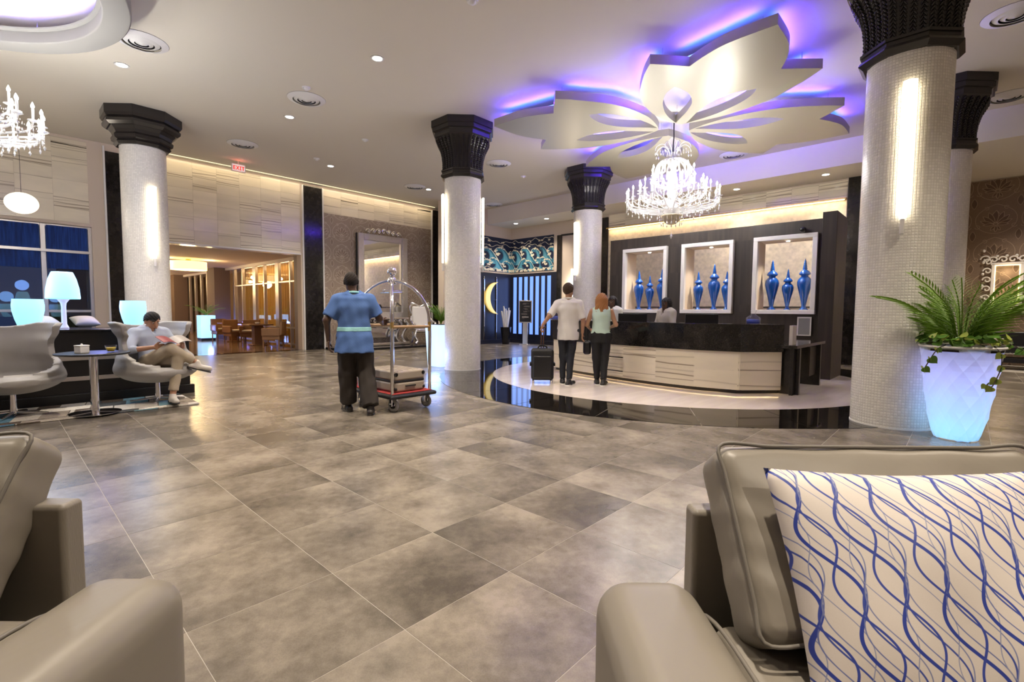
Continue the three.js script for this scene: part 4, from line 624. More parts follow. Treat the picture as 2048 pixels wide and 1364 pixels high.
// ---------- egg chairs
const eggG = (() => {
  const RX = [[.24, .22], [.30, .33], [.38, .405], [.47, .43], [.58, .40], [.70, .345], [.84, .345], [.97, .40], [1.08, .44]], CZ = [[.3, .0], [.45, 0], [.7, -.02], [1.08, -.10]], ZC = [[.3, .45], [.42, .44], [.50, .36], [.58, .20], [.68, .02], [.80, -.02], [.92, .06], [1.02, .07], [1.10, -.02]];
  const f = (x, y, z) => { const rx = pw(RX, y, 1), cz = pw(CZ, y, 1), rz = .40, q = (Math.sqrt((x / rx) ** 2 + ((z - cz) / rz) ** 2) - 1) * Math.min(rx, rz) * .9; const shell = Math.max(Math.abs(q) - .028, z - pw(ZC, y, 1), y - (1.065 - .05 * (1 - Math.min(1, (x / .3) ** 2))), .40 - y); const e = ellD(x, y, z, [0, .44, .02], [.435, .17, .43]); const bowl = Math.max(Math.abs(e + .02) - .035, y - .43, z - .43); return smin(shell, bowl, .05); };
  return sdfMesh(f, [-.5, .22, -.56], [.5, 1.12, .5], .016);
})();
function eggChair(u, v, turn, label) {
  const t = thing('egg_chair', label, 'armchair', u, v, .022, turn, 'grey egg shaped swivel chairs');
  part(t, 'shell', eggG, M.eggFabric, 'winged egg shaped shell in grey fabric'); part(t, 'seat_cushion', rbox(.56, .07, .54, .034, 0, .42, .09, 4), M.eggFabric.clone(), 'loose seat cushion').material.color.setRGB(.40, .38, .355); part(t, 'pedestal', cyl(.035, .028, .24, 0, .03, 0), M.chrome);
  for (let i = 0; i < 4; i++) { const a = i * PI / 2 + .5; part(t, 'foot', bar([.02 * Math.cos(a), .045, .02 * Math.sin(a)], [.30 * Math.cos(a), .016, .30 * Math.sin(a)], .02, 8, .014), M.chrome); }
  return t;
}
eggChair(.13, 7.92, facing(.12, -.99), 'empty grey egg chair at the left edge'); eggChair(1.49, 7.93, facing(.22, -.97), 'grey egg chair in which the man sits reading');
{ const t = thing('cafe_table', 'round dark pedestal table on the rug between the egg chairs', 'table', .80, 7.52, .022, 0); part(t, 'top', lathe([[.001, .695], [.34, .695], [.35, .705], [.35, .715], [.34, .72], [.001, .72]], 48), M.black); part(t, 'column', cyl(.042, .042, .69, 0, .008, 0, 24), M.chrome); part(t, 'base', lathe([[.001, 0], [.24, 0], [.245, .008], [.06, .02], [.001, .022]], 40), M.chrome); }
{ const t = thing('sugar_box', 'small white lidded box on the dark pedestal table', 'box', .70, 7.50, .742, .5); part(t, 'body', rbox(.10, .075, .10, .006, 0, .0375, 0), M.white); part(t, 'lid', rbox(.104, .016, .104, .005, 0, .083, 0), M.white); part(t, 'knob', sph(.012, 0, .098, 0, 8), M.white); }
{ const t = thing('glass_tea_cup', 'small glass cup of yellow tea on the pedestal table', 'cup', .95, 7.40, .742, 0); part(t, 'glass', lathe([[.001, 0], [.035, 0], [.055, .06], [.06, .085], [.055, .085], [.05, .06], [.03, .01], [.001, .008]], 20), M.glass); part(t, 'tea', lathe([[.001, .012], [.03, .012], [.05, .06], [.001, .06]], 18), phy({ color: rgb(.6, .45, .05), roughness: .2 }), 'yellow tea'); }
// ---------- globe pendant
{ const t = thing('globe_pendant', 'pale oval globe pendant lamp hanging before the window wall', 'pendant lamp', .47, 13.2, 0); part(t, 'globe', new THREE.SphereGeometry(.24, 28, 18).scale(1, .82, 1).translate(0, 3.24, 0), std({ color: rgb(.9, .85, .7), emissive: rgb(1, .9, .68), emissiveIntensity: 1.1 }), 'glowing cream globe'); part(t, 'cord', cyl(.004, .004, 1.75, 0, 3.43, 0, 6), M.black); pointLight(t, WARM, 1.2, 0, 3.24, .30, 6); }
// ================= CORRIDOR FURNITURE =================
function drumLamp(u, v, label) { const t = thing('drum_ceiling_lamp', label, 'ceiling lamp', u, v, 0, 0, 'drum ceiling lamps'); part(t, 'shade', lathe([[.55, 2.62], [.55, 2.90], [.54, 2.90], [.54, 2.62], [.55, 2.62]], 40), std({ color: rgb(.9, .8, .5), emissive: rgb(1, .78, .36), emissiveIntensity: .95 }), 'glowing cream drum shade'); part(t, 'diffuser', cyl(.535, .535, .008, 0, 2.63, 0, 40), std({ color: rgb(.9, .8, .5), emissive: rgb(1, .8, .42), emissiveIntensity: .9 })); part(t, 'ceiling_rose', cyl(.08, .08, .1, 0, 2.90, 0), M.brass); pointLight(t, GOLD, 4.5, 0, 2.5, 0, 10); pointLight(t, GOLD, .9, .66, 2.8, .0, 4); pointLight(t, GOLD, .9, -.66, 2.8, .0, 4); }
drumLamp(4.75, 19.9, 'glowing drum ceiling lamp nearest in the corridor lounge'); drumLamp(4.75, 25.2, 'glowing drum ceiling lamp further down the corridor lounge'); drumLamp(4.75, 29.4, 'smallest glowing drum ceiling lamp at the end of the corridor lounge');
function cubePlanter(u, v, label) { const t = thing('glowing_cube_planter', label, 'planter', u, v, 0, 0, 'glowing square planters'); part(t, 'plinth', box(.5, .09, .5, 0, .045, 0), M.black); part(t, 'shell', rbox(.54, .92, .54, .02, 0, .55, 0), std({ color: rgb(.5, .75, .95), emissive: rgb(.25, .62, 1), emissiveIntensity: .75 }), 'glowing blue square shell'); pointLight(t, rgb(.2, .3, 1), .8, 0, .5, .75, 8); pointLight(t, rgb(.2, .2, 1), .6, .7, .6, 0, 8);
  for (let k = 0; k < 14; k++) { const a = k * 2.4, L = .5 + .5 * hash(k, 1, 1), g = frond(L, 10, .14); part(t, 'frond', g.rotateZ(-.35 - .4 * hash(k, 2, 2)).rotateY(a).translate(0, 1.0, 0), M.leafPalm); } }
function frond(L, n, w) {                                               // arching frond along +y, leaflets both sides
  const list = [], P = t => [L * .34 * t * t, L * t * (1 - .28 * t), 0];
  list.push(tube([P(0), P(.33), P(.66), P(1)], .006, 10, 5));
  for (let i = 2; i <= n; i++) for (const s of [-1, 1]) { const t = i / n, p = P(t), len = L * w * 2.2 * (1.15 - .9 * t) , g = new THREE.BufferGeometry(); const dx = .45 * len, dy = .62 * len, dz = s * len * .55, hw = .009 + .004 * L; g.setAttribute('position', new THREE.BufferAttribute(new Float32Array([p[0], p[1], 0, p[0] + dx * .4 - hw, p[1] + dy * .4, dz * .4, p[0] + dx * .4 + hw, p[1] + dy * .4 + .004, dz * .45, p[0] + dx, p[1] + dy * .8, dz]), 3)); g.setIndex([0, 1, 2, 1, 3, 2]); g.computeVertexNormals(); g.setAttribute('uv', new THREE.BufferAttribute(new Float32Array(8), 2)); list.push(g); }
  return merge(list);
}
cubePlanter(5.95, 22.6, 'glowing blue square planter with palm in the corridor lounge'); cubePlanter(3.4, 27.0, 'far glowing blue square planter at the left of the corridor');
function wickerChair(u, v, turn, label, mat) { const t = thing('wicker_armchair', label, 'armchair', u, v, 0, turn, 'wicker armchairs'); part(t, 'seat', rbox(.58, .08, .56, .02, 0, .42, 0), mat); part(t, 'apron', rbox(.58, .14, .54, .02, 0, .33, 0), mat); part(t, 'backrest', rbox(.58, .46, .07, .03, 0, .66, -.27).rotateX(-.06), mat); for (const s of [-1, 1]) { part(t, 'arm', rbox(.08, .26, .56, .03, s * .29, .52, 0), mat); for (const q of [-1, 1]) part(t, 'leg', bar([s * .26, 0, q * .24], [s * .26, .3, q * .24], .022), mat); } part(t, 'seat_cushion', rbox(.48, .05, .48, .02, 0, .48, .02), M.offwhite, 'cream seat cushion'); }
wickerChair(6.42, 16.95, facing(-.8, .6), 'light wicker armchair nearest the lobby opening', M.wickerLight); wickerChair(6.2, 20.0, facing(.2, -.9), 'dark wicker armchair behind the nearer wicker table', M.wicker); wickerChair(6.5, 19.3, facing(-.5, -1), 'dark wicker armchair right behind the nearer wicker table by the window', M.wicker); wickerChair(6.3, 21.85, facing(.1, -1), 'dark wicker armchair beside the far corridor table', M.wicker); wickerChair(3.6, 24.2, facing(.5, -1), 'dark wicker armchair at the left of the corridor', M.wicker);
function wickerTable(u, v, label) { const t = thing('wicker_table', label, 'table', u, v, 0, 0, 'wicker lounge tables'); part(t, 'top', rbox(.8, .05, .8, .01, 0, .72, 0), M.wicker); part(t, 'pedestal', rbox(.3, .66, .3, .02, 0, .36, 0), M.wicker); part(t, 'base', rbox(.5, .04, .5, .01, 0, .02, 0), M.wicker); }
wickerTable(6.4, 18.3, 'dark wicker table nearest the lobby opening'); wickerTable(6.4, 21.0, 'dark wicker table further down the corridor');
solo('tea_light_bowl', 'small white bowl on the nearer wicker table', 'bowl', lathe([[.001, 0], [.05, 0], [.08, .05], [.075, .07], [.001, .06]], 16), M.white, 6.4, 18.3, .746); solo('tea_light_bowl', 'small white bowl on the further wicker table', 'bowl', lathe([[.001, 0], [.05, 0], [.08, .05], [.075, .07], [.001, .06]], 16), M.white, 6.4, 21.0, .746);
// ================= DAMASK WALL: MIRROR, CONSOLE, THRONE =================
{
  const t = thing('ornate_mirror', 'tall silver framed leaning mirror on the damask wall', 'mirror', 9.46, 15.06, 0.99, 0); const w = 1.96, h = 2.88, f = .22;
  part(t, 'glass', box(w - 2 * f + .04, h - 2 * f + .04, .01, 0, h / 2, 0), M.mirror, 'mirror glass'); const crackle = tex(128, 128, (x, y) => { const n = 12, i = Math.floor(x * n), j = Math.floor(y * n); return grey(80 + 170 * hash(i, j, 3)); }, { srgb: false }); const fm = phy({ color: rgb(.55, .52, .5), metalness: .7, roughness: .3, bumpMap: crackle, bumpScale: .012 });
  part(t, 'frame_side', boxUV(rbox(f, h, .09, .02, -w / 2 + f / 2, h / 2, .02), 1.5), fm, 'silver mosaic frame'); part(t, 'frame_side', boxUV(rbox(f, h, .09, .02, w / 2 - f / 2, h / 2, .02), 1.5), fm); part(t, 'frame_top', boxUV(rbox(w - 2 * f, f, .09, .02, 0, h - f / 2, .02), 1.5), fm); part(t, 'frame_bottom', boxUV(rbox(w - 2 * f, f, .09, .02, 0, f / 2, .02), 1.5), fm); part(t, 'back_board', box(w + .06, h, .03, 0, h / 2, -.045), M.black);
  const L = []; for (let i = 0; i < 7; i++) { const x = -.6 + i * .2, s = i < 3 ? -1 : 1; L.push(tube([...Array(10)].map((_, k) => { const a = k * .7, q = .10 * (1 - k / 12); return [x + s * q * Math.cos(a), h + .06 + .07 * (1 - Math.abs(x) / .7) + q * Math.sin(a), .05]; }), .02, 24, 6), sph(.045, x, h + .04 + .12 * (1 - Math.abs(x) / .7), .06, 8)); } part(t, 'carved_crest', merge(L), M.silver, 'carved silver crest');
}
{
  const t = thing('baroque_console', 'silver baroque console table with curved legs under the mirror', 'console table', 8.95, 14.72, .07, 0); part(t, 'top', rbox(2.3, .06, .55, .02, 0, .92, 0), M.silver); part(t, 'mirror_back', box(2.1, .5, .02, 0, .5, -.22), M.mirror);
  const L = []; for (let i = 0; i < 11; i++) { const x = -1 + i * .2; L.push(tube([...Array(9)].map((_, k) => { const a = k * .75, q = .07 * (1 - k / 11); return [x + q * Math.cos(a), .82 + q * Math.sin(a), .26]; }), .017, 20, 6)); } part(t, 'carved_apron', merge(L), M.silver, 'carved silver apron');
  for (const s of [-1, 1]) for (const z of [-.18, .2]) part(t, 'leg', tube([[s * 1.0, .88, z], [s * 1.12, .7, z + .05], [s * .98, .45, z], [s * .92, .25, z], [s * 1.04, .08, z + .04], [s * 1.12, .06, z + .06]], .045, 24, 8), M.silver, 'scrolled cabriole leg'); part(t, 'plinth', rbox(2.35, .10, .62, .02, 0, .05, 0), M.silver, 'carved silver plinth');
}
{ const t = thing('horse_sculpture', 'black rearing sculpture on the silver console', 'sculpture', 8.9, 14.66, 1.02, .4); part(t, 'base', rbox(.3, .04, .16, .01, 0, .02, 0), M.black); part(t, 'figure', sdfMesh((x, y, z) => { let d = capD(x, y, z, [-.16, .22, 0], [.12, .26, 0], .09, .08); d = smin(d, capD(x, y, z, [.12, .28, 0], [.24, .40, 0], .065, .045), .05); d = smin(d, capD(x, y, z, [.24, .40, 0], [.33, .35, 0], .045, .028), .03); for (const s of [-.05, .05]) { d = smin(d, capD(x, y, z, [-.16, .2, s], [-.2, .04, s], .035, .02), .03); d = smin(d, capD(x, y, z, [.12, .22, s], [.18, .04, s], .03, .018), .03); } return smin(d, capD(x, y, z, [-.22, .26, 0], [-.32, .14, 0], .03, .015), .03); }, [-.4, 0, -.16], [.42, .5, .16], .018), M.blackGloss); }
{ const t = thing('throne_chair', 'silver carved throne armchair beside the console', 'chair', 10.5, 14.2, .07, -.35); part(t, 'seat', rbox(.66, .14, .6, .05, 0, .50, 0), M.silver, 'silver upholstered seat'); part(t, 'backrest', rbox(.6, .74, .10, .05, 0, .98, -.28), phy({ color: rgb(.75, .74, .73), roughness: .35 }), 'pale padded backrest'); part(t, 'crest', merge([tube([[-.33, 1.1, -.26], [-.38, 1.3, -.26], [-.26, 1.45, -.26], [0, 1.36, -.26], [.26, 1.45, -.26], [.38, 1.3, -.26], [.33, 1.1, -.26]], .035, 40, 6), sph(.06, -.3, 1.45, -.26, 8), sph(.06, .3, 1.45, -.26, 8)]), M.silver, 'carved crest rail'); for (const s of [-1, 1]) { part(t, 'arm', tube([[s * .33, .98, -.24], [s * .40, .82, 0], [s * .40, .76, .24], [s * .36, .68, .3]], .04, 20, 8), M.silver); part(t, 'leg', tube([[s * .3, .5, .26], [s * .36, .3, .3], [s * .28, .12, .3], [s * .34, .04, .34]], .045, 20, 8), M.silver); part(t, 'leg', tube([[s * .28, .5, -.24], [s * .28, .2, -.26], [s * .32, .04, -.3]], .04, 14, 8), M.silver); } }
solo('silver_plinth', 'low black and silver plinth along the damask wall', 'plinth', rbox(3.7, .07, 1.3, .015, 0, .035, 0), M.blackGloss, 9.15, 14.4, 0);
// ================= PEOPLE =================
const add = (a, b) => [a[0] + b[0], a[1] + b[1], a[2] + b[2]], mul = (a, k) => [a[0] * k, a[1] * k, a[2] * k], sub = (a, b) => [a[0] - b[0], a[1] - b[1], a[2] - b[2]];
const nrm = (a) => { const l = Math.hypot(...a) || 1; return mul(a, 1 / l); }, crs = (a, b) => [a[1] * b[2] - a[2] * b[1], a[2] * b[0] - a[0] * b[2], a[0] * b[1] - a[1] * b[0]];
function handCaps(w, dir, thumbSide, curl, s = 1) {                     // palm, four unequal fingers and a thumb as tapered chains
  const d = nrm(dir), t = nrm(sub(thumbSide, mul(d, thumbSide[0] * d[0] + thumbSide[1] * d[1] + thumbSide[2] * d[2]))), n = crs(d, t), L = [], P = (a, b, c) => add(w, add(mul(d, a * s), add(mul(t, b * s), mul(n, c * s))));
  for (let i = 0; i < 4; i++) { const b = .030 - .020 * i, len = [.072, .080, .074, .058][i], base = P(.088 - .004 * Math.abs(i - 1), b, 0); L.push([P(.01, b * .6, 0), base, .014 * s, .0115 * s]);
    let p = base, a = curl * .5; for (let k = 0; k < 3; k++) { const l = len * [.42, .32, .26][k] * s; const q = add(p, add(mul(d, l * Math.cos(a)), mul(n, l * Math.sin(a)))); L.push([p, q, (.0105 - .001 * k) * s, (.0095 - .001 * k) * s]); p = q; a += curl * .75; } }
  const th = P(.025, .030, .004), m = P(.055, .056, .012), e = P(.082, .062, .022 + .012 * curl); L.push([P(.012, .012, 0), th, .015 * s, .014 * s], [th, m, .0135 * s, .011 * s], [m, e, .011 * s, .008 * s]); return L;
}
const capsD = (x, y, z, L, k) => { let d = 9; for (const c of L) d = smin(d, capD(x, y, z, c[0], c[1], c[2], c[3]), k); return d; };
function boundsOf(L, pad) { const lo = [9, 9, 9], hi = [-9, -9, -9]; for (const c of L) for (const p of [c[0], c[1]]) for (let i = 0; i < 3; i++) { lo[i] = Math.min(lo[i], p[i] - Math.max(c[2], c[3]) - pad); hi[i] = Math.max(hi[i], p[i] + Math.max(c[2], c[3]) + pad); } return [lo, hi]; }
function person(o) {
  const { J } = o, t = thing('person', o.label, 'person', o.u, o.v, o.h || 0, o.turn), f = o.female, w = f ? .88 : 1, fat = o.fat || 1;
  const lean = o.lean || 0, P0 = J.pelvis, cl = Math.cos(lean), sl = Math.sin(lean);
  const toT = (x, y, z) => { const a = y - P0[1], b = z - P0[2]; return [x - P0[0], a * cl + b * sl, -a * sl + b * cl]; };   // torso frame, y up the spine
  const fromT = (p) => [p[0] + P0[0], P0[1] + p[1] * cl - p[2] * sl, P0[2] + p[1] * sl + p[2] * cl];
  const TL = o.torso || .52;
  const TP = [[-.10, .150, .105], [0, .168 * (f ? 1.08 : 1), .118], [.10, .155 * w, .105], [.22, .155 * w, .108], [.36, .180 * w, .118], [.46, .165 * w, .10], [.52, .085, .07]].map(r => [r[0] * TL / .52, r[1] * fat, r[2] * fat]);
  const torD = (x, y, z, grow, y0, y1) => { const p = toT(x, y, z), a = pw(TP, p[1], 1) + grow, b = pw(TP, p[1], 2) + grow; const q = (Math.sqrt((p[0] / a) ** 2 + (p[2] / b) ** 2) - 1) * Math.min(a, b); return Math.max(q, p[1] - y1, y0 - p[1]); };
  const sh = s => fromT([s * .185 * w, TL - .07, 0]), neck = fromT([0, TL - .02, 0]), hc = J.head;
  const arms = { l: [sh(1), J.elbowL, J.wristL], r: [sh(-1), J.elbowR, J.wristR] }, legs = { l: [J.hipL, J.kneeL, J.ankleL], r: [J.hipR, J.kneeR, J.ankleR] };
  const bodyCaps = [[neck, add(hc, [0, -.07, -.015]), .056 * w, .052 * w]];
  for (const k of ['l', 'r']) { const [a, b, c] = arms[k]; bodyCaps.push([a, b, .050 * w, .040 * w], [b, c, .042 * w, .026 * w]); const [h, n, e] = legs[k]; bodyCaps.push([h, n, .082, .056], [n, e, .054, .036]); }
  // head with features, turned by yaw and pitch
  const cy = Math.cos(o.yaw || 0), sy = Math.sin(o.yaw || 0), cp = Math.cos(o.pitch || 0), sp = Math.sin(o.pitch || 0);
  const toH = (x, y, z) => { const a = x - hc[0], b = y - hc[1], c = z - hc[2], x1 = a * cy - c * sy, z1 = a * sy + c * cy; return [x1, b * cp - z1 * sp * -1 * -1, b * sp + z1 * cp]; };
  const fromH = (p) => { const y1 = p[1] * cp + p[2] * sp, z1 = -p[1] * sp + p[2] * cp; return [hc[0] + p[0] * cy + z1 * sy, hc[1] + y1, hc[2] - p[0] * sy + z1 * cy]; };
  const headD = (x, y, z) => { const p = toH(x, y, z); let d = ellD(...p, [0, .03, -.012], [.076, .092, .094]); d = smin(d, ellD(...p, [0, -.045, .022], [.058, .068, .068]), .04); d = smin(d, capD(...p, [0, .012, .085], [0, -.026, .104], .010, .014), .014); d = smin(d, ellD(...p, [0, -.098, .055], [.026, .02, .026]), .03); for (const s of [-1, 1]) { d = smin(d, ellD(...p, [s * .078, -.004, -.008], [.012, .032, .02]), .012); d = Math.max(d, -ellD(...p, [s * .031, .012, .094], [.017, .010, .014])); d = smin(d, ellD(...p, [s * .03, .030, .078], [.024, .007, .012]), .012); } return smin(d, ellD(...p, [0, -.060, .086], [.022, .009, .010]), .008); };
  const bodyD = (x, y, z) => { let d = capsD(x, y, z, bodyCaps, .03); d = smin(d, torD(x, y, z, -.012, -.10, TL), .05); return smin(d, headD(x, y, z), .03); };
  const geos = []; { const all = [...bodyCaps, [J.pelvis, neck, .2, .2], [hc, hc, .13, .13]]; const [lo, hi] = boundsOf(all, .03); geos.push(sdfMesh(bodyD, lo, hi, .014)); }
  // finer meshes for head and hands, fused into the same body mesh
  { const c = hc; geos[0] = null; const all = [...bodyCaps, [J.pelvis, neck, .2, .2]]; const [lo, hi] = boundsOf(all, .03); const bd = (x, y, z) => smin(capsD(x, y, z, bodyCaps, .03), torD(x, y, z, -.012, -.10, TL), .05); geos[0] = sdfMesh(bd, lo, hi, .014); geos.push(sdfMesh((x, y, z) => smin(headD(x, y, z), capD(x, y, z, bodyCaps[0][0], bodyCaps[0][1], bodyCaps[0][2] + .001, bodyCaps[0][3] + .001), .03), [c[0] - .125, c[1] - .16, c[2] - .135], [c[0] + .125, c[1] + .15, c[2] + .14], .006)); }
  for (const k of ['L', 'R']) { const wr = J['wrist' + k], el = J['elbow' + k], hd = J['hand' + k] || {}; const L = handCaps(wr, hd.dir || sub(wr, el), hd.thumb || [0, 0, 1], hd.curl ?? .5, f ? .9 : 1); const [lo, hi] = boundsOf(L, .01); geos.push(sdfMesh((x, y, z) => capsD(x, y, z, L, .008), lo, hi, .005)); }
  part(t, 'body', mergeGeometries(geos.map(g => g)), o.skin, 'bare skin');
  // face details
  const eyeW = std({ color: rgb(.75, .73, .70), roughness: .2 }), dark = std({ color: rgb(.012, .009, .008), roughness: .3 });
  if (!o.noFace) { for (const s of [-1, 1]) { part(t, 'eye', merge([sph(.0105, 0, 0, 0, 10)]), eyeW).position.set(...fromH([s * .031, .010, .079])); part(t, 'pupil', sph(.0055, 0, 0, 0, 8), dark).position.set(...fromH([s * .031, .008, .0872])); const b = part(t, 'eyebrow', bar(fromH([s * .014, .031, .089]), fromH([s * .048, .030, .076]), .004, 6), o.hairMat || dark); } part(t, 'lips', merge([bar(fromH([-.020, -.060, .0925]), fromH([.020, -.060, .0925]), .0055, 6)]), o.lipMat || std({ color: rgb(.28, .09, .07), roughness: .5 })); }
  // clothing
  const sleeve = o.sleeve ?? .5, top = o.shirt;                         // sleeve: share of the arm covered (0 none, 1 elbow, 2 wrist)
  const along = (A, s) => s <= 1 ? [A[0], [lerp(A[0][0], A[1][0], s), lerp(A[0][1], A[1][1], s), lerp(A[0][2], A[1][2], s)]] : null;
  const shirtCaps = []; if (sleeve > 0) for (const k of ['l', 'r']) { const [a, b, c] = arms[k], r = o.sleeveR || .068; if (sleeve <= 1) { const e = along(arms[k], sleeve)[1]; shirtCaps.push([a, e, r, r - .002]); } else { shirtCaps.push([a, b, r, r - .01]); const q = sleeve - 1; shirtCaps.push([b, [lerp(b[0], c[0], q), lerp(b[1], c[1], q), lerp(b[2], c[2], q)], r - .01, r - .022]); } }
  const ends = shirtCaps.length ? ['l', 'r'].map(k => { const A = arms[k]; if (sleeve <= 1) { const d = nrm(sub(A[1], A[0])), e = along(A, sleeve)[1]; return [e, d]; } const d = nrm(sub(A[2], A[1])), q = sleeve - 1; return [[lerp(A[1][0], A[2][0], q), lerp(A[1][1], A[2][1], q), lerp(A[1][2], A[2][2], q)], d]; }) : [];
  const ease = o.ease ?? .016, wr = o.wrinkle ?? .004, hem = o.hem, flare = o.flare || 0;
  const wrinkle = (x, y, z) => wr * (Math.sin(38 * x + 11 * y + 3 * Math.sin(9 * z)) * Math.sin(23 * y - 15 * x + 7 * z));
  const shirtD = (x, y, z) => { const p = toT(x, y, z), fl = flare * Math.max(0, .15 - p[1]); let d = torD(x, y, z, ease + fl, hem, TL + .0), a = 9; const shT = p[1] - TL; if (hem < -.1) { const a2 = TP[1][1] + ease + fl, b2 = TP[1][2] + ease + fl; if (p[1] < 0) d = Math.max((Math.sqrt((p[0] / a2) ** 2 + (p[2] / b2) ** 2) - 1) * Math.min(a2, b2), hem - p[1]); }
    shirtCaps.forEach((c, i) => { let q = capD(x, y, z, c[0], c[1], c[2], c[3]); const e = ends[sleeve <= 1 ? i : i >> 1]; if (e && (sleeve <= 1 || i % 2 === 1)) { const pl = (x - e[0][0]) * e[1][0] + (y - e[0][1]) * e[1][1] + (z - e[0][2]) * e[1][2]; q = Math.max(q, pl); } a = Math.min(a, q); });
    if (!shirtCaps.length) { for (const s of [-1, 1]) { const c = fromT([s * .125 * w, TL - .06, 0]), n2 = fromT([s * .06, TL - .01, 0]); d = smin(d, capD(x, y, z, c, n2, .052, .045), .03); } } else for (const s of [-1, 1]) d = smin(d, capD(x, y, z, sh(s), fromT([s * .05, TL + .01, -.01]), .058, .045), .04);
    d = smin(d, a, .05) + wrinkle(x, y, z); d = Math.max(d, -capD(x, y, z, fromT([0, TL - .005, .0]), fromT([0, TL + .08, .01]), .058 * w, .066 * w)); if (o.vneck) d = Math.max(d, -capD(x, y, z, fromT([0, TL, .07]), fromT([0, TL - o.vneck, .14]), .036, .010)); return d; };
  { const all = [[fromT([0, hem, 0]), neck, .27, .27], ...shirtCaps]; const [lo, hi] = boundsOf(all, .04); const q = part(t, o.shirtName || 'shirt', sdfMesh(shirtD, lo, hi, .011), top, o.shirtLabel);
    if (o.band) { const bd = (x, y, z) => { const p = toT(x, y, z); return Math.max(shirtD(x, y, z) - .004, p[1] - o.band[1], o.band[0] - p[1], Math.abs(p[0]) - .21); }; const b0 = fromT([0, o.band[0], 0]), b1 = fromT([0, o.band[1], 0]); part(q, 'waist_band', sdfMesh(bd, [b0[0] - .25, b0[1] - .06, b0[2] - .22], [b0[0] + .25, b1[1] + .06, b1[2] + .22], .009), o.bandMat, 'pale turquoise waist band'); }
    if (o.collar) { const L = []; for (let i = 0; i <= 16; i++) { const a = i / 16 * 2 * PI; L.push(add(neck, [.070 * Math.cos(a), .032 + .014 * Math.sin(a) * -1, .064 * Math.sin(a)])); } part(q, 'collar', tube(L.slice(0, 16), .016, 32, 8, true), o.collar, 'collar'); } }
  const pl = o.pantsR || [.098, .078, .068], pantCaps = []; for (const k of ['l', 'r']) { const [h, n, e] = legs[k], q = o.pantHem ?? .92; pantCaps.push([h, n, pl[0], pl[1]], [n, [lerp(n[0], e[0], q), lerp(n[1], e[1], q), lerp(n[2], e[2], q)], pl[1], pl[2]]); }
  const cut = ['l', 'r'].map(k => { const [h, n, e] = legs[k], q = o.pantHem ?? .92; return [[lerp(n[0], e[0], q), lerp(n[1], e[1], q), lerp(n[2], e[2], q)], nrm(sub(e, n))]; });
  const pantD = (x, y, z) => { let d = 9; pantCaps.forEach((c, i) => { let q = capD(x, y, z, c[0], c[1], c[2], c[3]); if (i % 2) { const e = cut[i >> 1]; q = Math.max(q, (x - e[0][0]) * e[1][0] + (y - e[0][1]) * e[1][1] + (z - e[0][2]) * e[1][2]); } d = smin(d, q, .025); }); d = smin(d, torD(x, y, z, .008, -.13, .07), .04); return d + 1.2 * wrinkle(x * 1.3, y * .8, z); };
  { const [lo, hi] = boundsOf([...pantCaps, [P0, P0, .22, .22]], .03); part(t, 'trousers', sdfMesh(pantD, lo, hi, .012), o.pants, o.pantsLabel); }
  for (const k of ['L', 'R']) { const a = J['ankle' + k], d = nrm(J['toe' + k] || [0, 0, 1]), up = J['footUp' + k] || [0, 1, 0], s = add(a, mul(up, -.055)), heel = add(s, mul(d, -.05)), toe = add(s, mul(d, .165)); const sd = (x, y, z) => { let q = capD(x, y, z, heel, toe, .040, .036); q = smin(q, capD(x, y, z, add(a, mul(up, -.0)), add(s, mul(d, .02)), .042, .044), .03); const pl2 = -((x - s[0]) * up[0] + (y - s[1]) * up[1] + (z - s[2]) * up[2]) - .028; return Math.max(q, pl2); }; const [lo, hi] = boundsOf([[heel, toe, .05, .05], [a, a, .05, .05]], .02); const so = part(t, 'shoe', sdfMesh(sd, lo, hi, .008), o.shoe, o.shoeLabel);
    const q1 = add(heel, mul(up, -.026)), q2 = add(toe, mul(up, -.026)); const side = nrm(crs(up, d)); const sg = sdfMesh((x, y, z) => { const r = [x - q1[0], y - q1[1], z - q1[2]], hgt = r[0] * up[0] + r[1] * up[1] + r[2] * up[2]; const b = [x - up[0] * hgt, y - up[1] * hgt, z - up[2] * hgt]; return Math.max(capD(...b, q1, q2, .043, .039), Math.abs(hgt) - .009); }, lo.map(v => v - .01), hi.map(v => v + .01), .007); part(so, 'sole', sg, o.sole || dark, 'shoe sole'); }
  // hair
  if (o.hair) { const hd = (x, y, z) => { const p = toH(x, y, z); let d = headD(x, y, z) - (o.hairT || .014); const lim = o.hairCut || ((q) => Math.max(-(q[1] - .035 + .9 * Math.max(0, -q[2] - .01)), 0)); const c = o.hairRegion(p); d = Math.max(d, c); if (o.hairLong) for (const L of o.hairLong) d = smin(d, capD(...p, L[0], L[1], L[2], L[3]), .025); return d + .0035 * Math.sin(p[0] * 170 + 20 * Math.sin(p[1] * 12)) * (o.hairLong ? 1 : .5); }; const R = .16; part(t, 'hair', sdfMesh(hd, [hc[0] - R, hc[1] - (o.hairLong ? .45 : .16), hc[2] - R - .04], [hc[0] + R, hc[1] + .16, hc[2] + R], .007), o.hairMat, o.hairLabel); }
  return { t, fromH, fromT };
}
const skinDark = phy({ color: rgb(.085, .043, .028), roughness: .42 }), skinLight = phy({ color: rgb(.50, .27, .17), roughness: .5 }), skinTan = phy({ color: rgb(.44, .24, .145), roughness: .5 });
